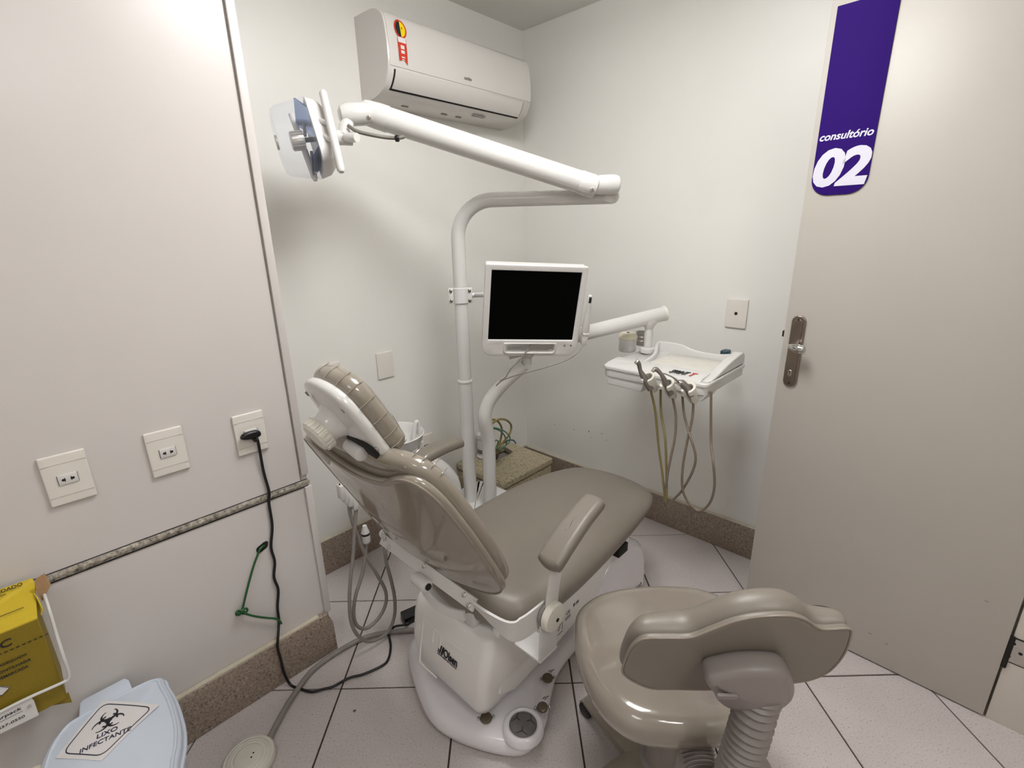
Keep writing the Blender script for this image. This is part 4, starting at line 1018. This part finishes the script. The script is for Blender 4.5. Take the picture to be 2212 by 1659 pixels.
one(tube(crom(P, 6), .0042, 10), 'cord', blackm, pc0)
pg = pv(540, 940, VP+.020)
one(cushion(smooth2([(-.026, -.004), (-.018, .010), (.012, .012), (.026, .006), (.026, -.008), (.004, -.012)], 4), Fr(pg, aD, Z, W).at(0, 0, -.006), .018, .007), 'plug', blackm, pc0)
one(tube([pv(548, 945, VP+.026), pv(553, 952, VP+.024)], [.008, .006], 12), 'plug_neck', blackm, pc0)
xv = (pz(905, 1335)-pz(872, 1350)).normalized(); yv = Z.cross(xv)
one(box(Fr(pz(890, 1338, .0)+xv*.012+Z*.017+yv*.004, xv, yv, Z), .095, .050, .034, .005), 'transformer', blackm, pc0)
one(tube([tb, tb+xv*.015], [.0045, .008], 12), 'strain_relief', blackm, pc0)
# green earth wire knotted, from a hole in the partition
gw = [(571, 1178), (562, 1186), (556, 1200), (548, 1222), (540, 1250), (531, 1285), (524, 1316)]
P = [pv(x, y, VP+(.0 if i == 0 else .012)) for i, (x, y) in enumerate(gw)]
gwt = thing('earth_wire', P[0], 'green earth wire with a knot hanging from a dark hole in the partition', 'wire')
one(tube(crom(P, 5), .0032, 10), 'wire', wirem, gwt)
kc2 = pv(519, 1322, VP+.013)
pkn = [kc2+aD*(.010*math.sin(2*t)*1.0)+Z*(.008*math.cos(3*t))+W*(.008*math.sin(3*t+.5)) for t in [2*math.pi*k/30 for k in range(30)]]
one(tube(pkn, .0034, 8, closed=True), 'knot', wirem, gwt)
pk2 = [pv(528, 1320, VP+.014)+aD*.009*math.cos(2*math.pi*k/16)+Z*.008*math.sin(2*math.pi*k/16) for k in range(16)]
one(tube(pk2, .0030, 8, closed=True), 'knot', wirem, gwt)
P = [pv(x, y, VP+.012) for x, y in ((522, 1323), (545, 1330), (570, 1334), (592, 1336), (602, 1339), (608, 1347))]
one(tube(crom(P, 5), .0032, 10), 'wire', wirem, gwt)
hq = Fr(pv(568, 1182, VP), aD, Z, W)
one(curve_prism([smooth2([(-.017, -.014), (-.019, .004), (-.004, .012), (.006, .016), (.016, .013), (.013, -.003), (.002, -.009)], 3)], hq, .0003, .0016), 'ragged_hole', darkm, gwt)

# ------------------------------------------------------------------ foot pedal and its grey hose
pc1 = pz(540, 1648, 0)
pt = thing('foot_pedal', pc1, 'round ridged cream foot pedal with a grey cable, on the floor tiles', 'foot pedal')
one(lathe([(.066, 0.001), (.069, .006), (.069, .016), (.065, .022), (.060, .0235), (.058, .0225), (.056, .0245), (.050, .026), (.048, .025), (.046, .0268), (.040, .028), (.038, .027), (.036, .0288), (.030, .0298), (.0001, .0305)], pc1, Z, 56), 'disc', creamp, pt)
for s in (-1, 1): one(cyl(pc1+V((.012, s*.006, .0298)), pc1+V((.012, s*.006, .0312)), .0022, 10), 'vent_hole', darkm, pt)
for k in range(3): one(box(Fr(pc1+V((-.012+.006*k, .0, .0308)), V((1, .2, 0)), V((-.2, 1, 0)), Z), .0016, .018, .001, 0), 'embossed_mark', creamp, pt)
P = [pz(x, y, .011) for x, y in ((574, 1610), (614.7, 1533), (647.5, 1482.5), (672.8, 1450), (708, 1422), (748.6, 1396.6), (786.5, 1377.7), (837, 1366), (893, 1361), (915, 1358))]
one(tube(crom(P, 6), .0085, 14), 'cable', hoseg, pt)

# ------------------------------------------------------------------ operator stool
sc_ = V((.360, .895, 0))
st = thing('operator_stool', sc_, 'taupe operator stool with a wavy backrest, nearest seat to the viewer', 'stool')
so = [pz(x, y, .452) for x, y in ((1240, 1372), (1248, 1330), (1290, 1298), (1350, 1284), (1420, 1279), (1500, 1284), (1570, 1308), (1640, 1345), (1690, 1410), (1702, 1470), (1688, 1535), (1640, 1580), (1560, 1602), (1470, 1606), (1390, 1596), (1330, 1566), (1280, 1510), (1250, 1440))]
S0 = Fr((0, 0, 0), V((1, 0, 0)), V((0, 1, 0)), Z)
so2 = smooth2([(p.x, p.y) for p in so], 4)
one(cushion(so2, S0.at(0, 0, .408), .085, .040, crown=.010, seg=6), 'seat_cushion', filmseat, st)
ccx = sum(p[0] for p in so2)/len(so2); ccy = sum(p[1] for p in so2)/len(so2)
one(cushion([(ccx+(a-ccx)*.86, ccy+(b-ccy)*.86) for a, b in so2], S0.at(0, 0, .398), .014, .004), 'seat_board', greyp, st)
one(lathe([(.038, .10), (.036, .20), (.032, .25), (.026, .26), (.026, .40)], V((.375, .925, 0)), Z, 26), 'gas_column', greyp, st)
hubc = V((.375, .925, 0))
one(lathe([(.060, .055), (.062, .085), (.05, .105), (.04, .11)], hubc, Z, 28), 'hub', greyp, st)
castm = mat('stool_base_grey', '8d8478', .45, noise=.05)
for k in range(5):
    a = R(125+72*k); e = V((math.cos(a), math.sin(a), 0)); s = V((-e.y, e.x, 0))
    rings = []
    for d, hw, z1_, z0_ in ((.03, .058, .104, .060), (.09, .050, .097, .058), (.18, .036, .082, .052), (.262, .023, .068, .048)):
        rings.append([hubc+e*d+s*b+Z*z for b, z in ((-hw, z0_), (-hw, z1_-.012), (-hw*.6, z1_), (hw*.6, z1_), (hw, z1_-.012), (hw, z0_))])
    lg = one(loft(rings), 'leg', castm, st)
    cpos = hubc+e*.258
    one(cyl(cpos+Z*.040, cpos+Z*.060, .008, 12), 'caster_stem', greyp, lg)
    for o in (-.014, .014): one(cyl(cpos+s*(o-.009)+Z*.0245, cpos+s*(o+.009)+Z*.0245, .0242, 22, .004), 'caster_wheel', blackm, lg)
    one(curve_prism([[(-.024, .020), (.024, .020), (.026, .035), (.016, .052), (-.016, .052), (-.026, .035)]], Fr(cpos, e, Z, s), -.020, .020, .005), 'caster_hood', greyp, lg)
# backrest outline traced on its rear plane, with its own depth and thickness
SBp = pd(1590, 1410, .80); sbn = (-V((0.06, 1, 0))*math.cos(R(17)) + Z*math.sin(R(17))*(-1)).normalized()
sbx = V((1, -.06, 0)).normalized(); sby = (Z-sbn*Z.dot(sbn)).normalized()
SB = Fr(SBp, sbx, sby, sbn)
bo_ = [(1343, 1448), (1352, 1420), (1366, 1397), (1392, 1382), (1440, 1380.5), (1492, 1379.5), (1531, 1366), (1590, 1344), (1645, 1334), (1707, 1332), (1745, 1342), (1776, 1361), (1832, 1360), (1842, 1370), (1828, 1412), (1797, 1450), (1759, 1469), (1717, 1477), (1630, 1486), (1535, 1492), (1460, 1491), (1408, 1490), (1370, 1476), (1348, 1461)]
bo2 = smooth2([SB.uv(pp(x, y, SBp, sbn)) for x, y in bo_], 4)
def wrap(a, b, h): return (a, b, h)
def taper(a, b, h):
    k = min(.75, (.72 if a > 0 else .35)*max(0, (abs(a)-.07)/.13)**2); return (a, b, h+(.056-h)*k)
one(cushion(bo2, SB.at(0, 0, -.060), .056, .026, bcrown=.004, seg=6, deform=taper), 'backrest_cushion', leather, st)
one(cushion([(a*.985, b*.985) for a, b in bo2], SB.at(0, 0, -.012), .012, .004, seg=3, deform=wrap), 'backrest_panel', leather, st)
pr = [SB(a*.992, b*.992, -.002) for a, b in bo2]
one(tube(pr, .0022, 8, closed=True), 'backrest_piping', piping, st)
bk = smooth2([SB.uv(pp(x, y, SBp+sbn*.03, sbn)) for x, y in ((1523, 1462), (1560, 1449), (1620, 1441), (1690, 1444), (1710, 1462), (1715, 1490), (1698, 1512), (1660, 1526), (1600, 1528), (1555, 1513), (1538, 1490))], 4)
one(cushion(bk, SB.at(0, 0, -.002), .046, .016, crown=.012, seg=4), 'backrest_bracket', greyp, st)
bq0 = SB.uv(pp(1572, 1508, SBp+sbn*.055, sbn))
one(cushion(rrect(-.017, -.006, .017, .006, .004, 4), SB.at(bq0[0], bq0[1], .050), .005, .001), 'bracket_badge', greyp, st)
g0 = pd(1642, 1490, .815); g1 = pd(1618, 1580, .835); g2 = pd(1594, 1655, .855)
g3 = pd(1575, 1715, .875); g4 = pd(1545, 1722, .915); g5 = pd(1520, 1680, .955); g6 = pd(1505, 1622, .99)
GP = crom([g0, g1, g2, g3, g4, g5, g6], 12); n = len(GP)
one(tube(GP, [.035 if i % 2 else .0285 for i in range(n)], 24), 'ribbed_gaiter', greyp, st, sharp=20)
kb = pd(1625, 1655, .86)
one(lathe([(.018, 0), (.030, .004), (.032, .014), (.026, .024), (.0001, .028)], kb-Z*.012, Z-V((0, .5, 0)), 24), 'tilt_knob', greyp, st)

# ------------------------------------------------------------------ waste bin
bt_ = thing('waste_bin', L(-.02, -.33, 0), 'pale blue pedal bin with an infectious waste sticker on its lid, by the partition', 'bin')
ZL = .315
bpx = [(345, 1462), (358, 1478), (376, 1510), (391, 1560), (393, 1600), (386, 1640), (368, 1690), (250, 1740), (110, 1780), (60, 1740), (80, 1672), (100, 1620), (130, 1578), (165, 1552), (285, 1488)]
lo = smooth2([loc(pz(x, y, ZL))[:2] for x, y in bpx], 4)
cb_ = (sum(p[0] for p in lo)/len(lo), sum(p[1] for p in lo)/len(lo))
one(cushion(lo, K.at(0, 0, ZL-.030), .034, .012, crown=.012, seg=5), 'lid', binm, bt_)
lip = [(cb_[0]+(a-cb_[0])*1.015, cb_[1]+(b-cb_[1])*1.015) for a, b in lo]
one(tube([L(a, b, ZL-.020) for a, b in lip], .005, 8, closed=True), 'lid_lip', binm, bt_)
one(tube([L(cb_[0]+(a-cb_[0])*.90, cb_[1]+(b-cb_[1])*.93, ZL+.0045) for a, b in lo], .004, 8, closed=True), 'lid_rim', binm, bt_)
hz = [loc(pz(x, y, ZL))[:2] for x, y in ((172, 1522), (178, 1514), (270, 1466), (279, 1470), (288, 1492), (170, 1556))]
one(curve_prism([hz], K, ZL-.028, ZL+.004, .004), 'lid_hinge', binm, bt_)
rings = []
for z, s in ((.002, .80), (.01, .83), (.15, .89), (ZL-.03, .95), (ZL-.024, .95)):
    rings.append([L(cb_[0]+(a-cb_[0])*s, cb_[1]+(b-cb_[1])*s, z) for a, b in lo])
one(loft(rings), 'body', binm, bt_)
# sticker lying on the lid
kc3 = [pz(x, y, ZL+.014) for x, y in ((118, 1634), (222, 1511), (345, 1521), (220, 1645))]
o3 = sum(kc3, V())/4
tx = (pz(300, 1566, ZL+.014)-pz(172, 1622, ZL+.014)).normalized(); ty = Z.cross(tx)
SK = Fr(o3+Z*.0005, tx, ty, Z)
sq = [SK.uv(p) for p in kc3]
def drape(fr_, dz=0.0):
    def g(a, b, t):
        p = fr_(a, b, t); q = loc(p); d = math.hypot((q[0]-cb_[0])/.125, (q[1]-cb_[1])/.19); p = p.copy(); p.z = ZL+.0055+.011*(1-min(1, d*d))+t+dz; return p
    return g
dr = drape(SK)
def fill(poly, t, dr=dr, n=7):
    # tessellated sheet that follows the lid
    N = len(poly); c = (sum(p[0] for p in poly)/N, sum(p[1] for p in poly)/N)
    rings = [[dr(c[0]+(a-c[0])*s, c[1]+(b-c[1])*s, t) for a, b in poly] for s in [1-k/n for k in range(n)]+[.001]]
    return loft(rings)
def dense(poly, k=8):
    out = []
    for i in range(len(poly)):
        p, q = poly[i], poly[(i+1) % len(poly)]
        out += [(p[0]+(q[0]-p[0])*j/k, p[1]+(q[1]-p[1])*j/k) for j in range(k)]
    return out
stk = thing('bin_sticker', o3, 'white diamond sticker with a black biohazard sign reading LIXO INFECTANTE, on the bin lid', 'sticker')
one(fill(dense(sq), .0006), 'paper', paper, stk)
inn = [(a*.86, b*.86) for a, b in sq]
P = []
for i in range(4):
    p0_, p1_, p2_ = V((*inn[i-1], 0)), V((*inn[i], 0)), V((*inn[(i+1) % 4], 0))
    for t in (.30, .18, .08): pass
    a = p1_+(p0_-p1_).normalized()*.018; b = p1_+(p2_-p1_).normalized()*.018
    for k in range(6):
        t = k/5; P.append(a*(1-t)**2+p1_*2*t*(1-t)+b*t*t)
P = [p for p in P]
PD = dense([(p.x, p.y) for p in P], 4)
one(tube([dr(a, b, .0010) for a, b in PD], .0011, 6, closed=True, flat=1.0), 'border', navy, stk)
def tpos(x, y): return SK.uv(pz(x, y, ZL+.014))
a0_ = tpos(173, 1628); a1_ = tpos(299, 1572)
one(text('INFECTANTE', None, (a1_[0]-a0_[0])*.88, .0120, 0, .010, .0006, deform=lambda a, b, t: dr(a0_[0]-.001+a, a0_[1]+b, t+.001)), 'lettering', navy, stk)
a2_ = tpos(214, 1597); a3_ = tpos(257, 1577)
one(text('LIXO', None, a3_[0]-a2_[0]+.002, .0125, 0, .012, .0006, deform=lambda a, b, t: dr(a2_[0]-.004+a, a0_[1]+.0185+b, t+.001)), 'lettering', navy, stk)
bz_ = (tpos(236, 1551)[0], a0_[1]+.0185+.0125+.031); rz = .0165
mm = MB()
def sheet2(poly_out, poly_in, t):
    n = len(poly_out); vs = [dr(*p, t) for p in poly_out]+[dr(*p, t) for p in poly_in]
    return vs, [(i, i+1, n+i+1, n+i) for i in range(n-1)]
for k in range(3):
    a = R(90+120*k); cx, cy = bz_[0]+rz*.95*math.cos(a), bz_[1]+rz*.95*math.sin(a)
    A_ = [R(90+120*k+180)+R(t) for t in range(-148, 149, 8)]
    po = [(cx+rz*1.05*math.cos(t), cy+rz*1.05*math.sin(t)) for t in A_]
    pi = [(cx+rz*.18*math.cos(a)+rz*(.80)*math.cos(t), cy+rz*.18*math.sin(a)+rz*.80*math.sin(t)) for t in A_]
    mm.add(sheet2(po, pi, .0014))
    # inner ring arcs between the lobes
    b = a+math.pi/3
    A2 = [b+R(t) for t in range(-38, 39, 8)]
    mm.add(sheet2([(bz_[0]+rz*1.12*math.cos(t), bz_[1]+rz*1.12*math.sin(t)) for t in A2], [(bz_[0]+rz*.88*math.cos(t), bz_[1]+rz*.88*math.sin(t)) for t in A2], .0016))
A3 = [2*math.pi*k/24 for k in range(25)]
mm.add(sheet2([(bz_[0]+rz*.45*math.cos(t), bz_[1]+rz*.45*math.sin(t)) for t in A3], [(bz_[0]+rz*.2*math.cos(t), bz_[1]+rz*.2*math.sin(t)) for t in A3], .0015))
mm.build('biohazard_sign', inkm, stk)

# ------------------------------------------------------------------ sharps box in its wire holder
SU1 = -.088; SU0 = -.285; SV0 = VP+.006; SV1 = -.392
sb_t = thing('sharps_box', L((SU0+SU1)/2, -.455, .44), 'yellow cardboard sharps box with open flaps, on the partition at the left edge', 'box')
SX = Fr(L(0, SV1, 0), aD, Z, W)
_, ztop = SX.uv(pv(103, 1328, SV1)); _, zbot = SX.uv(pv(146, 1508, SV1))
ztop2 = loc(pv(72, 1242, SV0))[2]
one(box(Fr(L((SU0+SU1)/2, (SV0+SV1)/2, (zbot+ztop)/2), aD, W, Z), SU1-SU0, SV1-SV0, ztop-zbot, .001, 1), 'front_panel', shaded_card, sb_t)
# bright lid panel sloping from the wall to the front edge, with its torn flap
lidn = [L(SU0, SV0+.004, ztop2), L(SU1+.006, SV0+.004, ztop2-.004), L(SU1+.008, SV0+.010, ztop2-.012), L(SU1, SV1, ztop+.003), L(SU0, SV1, ztop+.003)]
nl = len(lidn)
one((lidn+[p-Z*.003 for p in lidn], [tuple(range(nl)), tuple(range(2*nl-1, nl-1, -1))]+[(k, (k+1) % nl, nl+(k+1) % nl, nl+k) for k in range(nl)]), 'lid_panel', yellowm, sb_t, flat=True)
fq = [pv(x, y, -.47) for x, y in ((78, 1250), (96, 1238), (110, 1262), (93, 1296), (80, 1275))]
n5 = len(fq)
one((fq+[p+W*.003-aD*.002 for p in fq], [tuple(range(n5)), tuple(range(2*n5-1, n5-1, -1))]+[(k, (k+1) % n5, n5+(k+1) % n5, n5+k) for k in range(n5)]), 'side_flap', kraft, sb_t, flat=True)
fq = [L(SU1+.002, SV0+.05, ztop2-.018), L(SU1+.006, SV0+.075, ztop2-.016), L(SU1+.009, SV1-.035, ztop+.0), L(SU1+.004, SV1-.03, ztop-.012)]
one((fq+[p+aD*.002 for p in fq], [(0, 1, 2, 3), (7, 6, 5, 4), (0, 1, 5, 4), (1, 2, 6, 5), (2, 3, 7, 6), (3, 0, 4, 7)]), 'torn_flap', yellowm, sb_t, flat=True)
one(curve_prism([[(SX.uv(pv(72, 1495, SV1-.012))[0], zbot+.004), (SU1+.004, zbot+.004), (SU1+.004, SX.uv(pv(148, 1520, SV1-.012))[1]), (SX.uv(pv(82, 1526, SV1-.012))[0], SX.uv(pv(84, 1526, SV1-.012))[1])]], SX.at(0, 0, -.012), -.0015, .0015), 'bottom_flap', shaded_card, sb_t, flat=True)
# print
LD = Fr(lidn[4]+Z*.001, aD, (lidn[0]-lidn[4]), None)
LDn = LD.z if LD.z.z > 0 else -LD.z
LD = Fr(LD.o+LDn*.0006, LD.x, LD.y, LDn)
def ldp(x, y): return LD.uv(pp(x, y, LD.o, LD.z))
e_ = ldp(48, 1259); b_ = ldp(0, 1277)
one(text('CUIDADO', LD.at(e_[0]-.054, ldp(47, 1262)[1]-.004, 0), .054, .0100, 0, .010), 'print', inkm, sb_t)
mm = MB().add(box(LD.at(e_[0]-.075, ldp(20, 1276)[1]-.006, 0), .095, .0016, .0005, 0)).add(box(LD.at(ldp(30, 1320)[0]-.05, ldp(30, 1320)[1], 0), .13, .0014, .0005, 0))
mm.build('print_line', inkm, sb_t, flat=True)
def sxp(x, y): return SX.uv(pv(x, y, SV1+.0012))
mm = MB()
r0, l0 = sxp(106, 1367), sxp(0, 1411)
for k in range(22): mm.add(box(SX.at(r0[0]-.004-k*.009, r0[1]-.001, .0012), .0055, .0018, .0004, 0))
for s, xr, yr, h in (('ADEQUADO', 58, 1413, .0064), ('PONTILHADA', 66, 1421, .0064), ('DEMARCADA', 60, 1435, .0064)):
    q = sxp(xr, yr); wd = len(s)*.0052
    mm.add(text(s, SX.at(q[0]-wd, q[1]-h*.5-{'ADEQUADO': 0, 'PONTILHADA': .003, 'DEMARCADA': .004}[s], .0012), wd, h, 0, .012, .0004))
q = sxp(14, 1388); mm.add(text('C', SX.at(q[0]-.010, q[1]-.010, .0012), .018, .017, .1, .01, .0004))
mm.build('print', inkm, sb_t, flat=True)
dq = [sxp(22, 1484), sxp(4, 1502), sxp(-16, 1500), sxp(-4, 1482)]
one(curve_prism([dq], SX, .001, .0016), 'hazard_diamond', paper, sb_t, flat=True)
one(tube([SX(a, b, .0020) for a, b in [(a*.96+dq[1][0]*.04, b*.98+dq[1][1]*.02) for a, b in dq]], .0007, 6, closed=True), 'print_line', inkm, sb_t)
# wire holder
wh = thing('wire_holder', L(-.10, VP, .5), 'white wire wall holder with a supplier plate, around the yellow sharps box', 'holder')
VW = SV1+.010
P = [pv(90, 1268, SV0+.02), pv(104, 1310, VW-.05), pv(122, 1370, VW-.02), pv(138, 1420, VW), pv(149, 1452, VW), pv(148, 1466, VW), pv(136, 1474, VW), pv(60, 1508, VW), pv(0, 1538, VW), pv(-60, 1568, VW)]
one(tube(crom(P, 6), .0034, 10), 'wire', whitep, wh)
pq_ = [SX.uv(pv(x, y, VW)) for x, y in ((-40, 1556), (68, 1507), (74, 1515), (84, 1545), (-30, 1600))]
one(curve_prism([pq_], SX.at(0, 0, VW-SV1), -.002, .0, .0), 'supplier_plate', plastic, wh, flat=True)
q = SX.uv(pv(47, 1530, VW)); q2 = SX.uv(pv(50, 1545, VW))
mm = MB().add(text('scarpack', SX.at(q[0]-.048, q[1]-.004, VW-SV1), .048, .0095, .2, .015)).add(text('3837-0550', SX.at(q2[0]-.045, q2[1]-.006, VW-SV1), .047, .006, .1, .012)).add(box(SX.at(q[0]-.022, q[1]-.007, VW-SV1), .044, .0008, .0005, 0))
mm.build('lettering', inkm, wh, flat=True)
q = SX.uv(pv(63, 1525, VW)); one(cyl(SX(q[0], q[1], VW-SV1), SX(q[0], q[1], VW-SV1+.003), .0035, 10), 'screw', chrome, wh)
# pale bag at the lower left edge
bg = pz(25, 1668, .18)
rb2 = random.Random(5); rings = []
for z, r in ((0, .09), (.05, .105), (.12, .11), (.17, .10), (.195, .075), (.205, .03)):
    rings.append([bg+V((0, 0, z-.18-.0)) + V((math.cos(2*math.pi*k/18), math.sin(2*math.pi*k/18), 0))*r*(1+rb2.uniform(-.07, .07))*.85 + Z*(rb2.uniform(-.008, .008) if z > .01 else 0) for k in range(18)])
tag(one(loft(rings), 'waste_bag', bagm, None, tuple(bg-Z*.18), sharp=80), 'crumpled cream plastic bag beside the bin, at the lower left edge', 'bag')
# chip of debris on the floor
dq = pz(766, 1536)
tag(one(box(Fr(dq+Z*.0015, V((1, .5, 0)), V((-.5, 1, 0)), Z), .008, .007, .003, .0008, 1), 'debris_chip', mat('grey_chip', '6f6a66', .8, noise=.2), None, tuple(dq)), 'tiny grey chip of debris on the floor tile left of the chair base', 'debris')

# scuffs on the right wall and the door leaf
scm = mat('scuff_grey', '77726a', .8, noise=.3)
rgs = random.Random(11)
wr = bpy.data.objects['wall_right']
for x, y, k in ((1272, 932, 5), (1300, 937, 4), (1310, 951, 3), (1198, 917, 3), (1240, 928, 3), (1160, 925, 3), (1276, 945, 3)):
    p = pu(x, y, UB-.0006); kk = k*.0009
    one(curve_prism([smooth2([(kk*rgs.uniform(.4, 1.3)*math.cos(a), kk*rgs.uniform(.4, 1.5)*math.sin(a)) for a in (0, 1, 2, 3, 4, 5.2)], 2)], Fr(p, W, Z, -aD), 0, .0005), 'wall_stain', scm, wr, flat=True)
for x, y, dx, dy in ((2126, 1297, 11, 4), (1875, 1367, 9, 3), (1912, 1392, 7, -2)):
    p, q = pp(x, y, D0+dn*.0004, dn), pp(x+dx, y+dy, D0+dn*.0004, dn)
    one(tube([p, p*.5+q*.5+dn*.0002, q], [.0004, .0009, .0003], 6), 'scuff', scm, door)
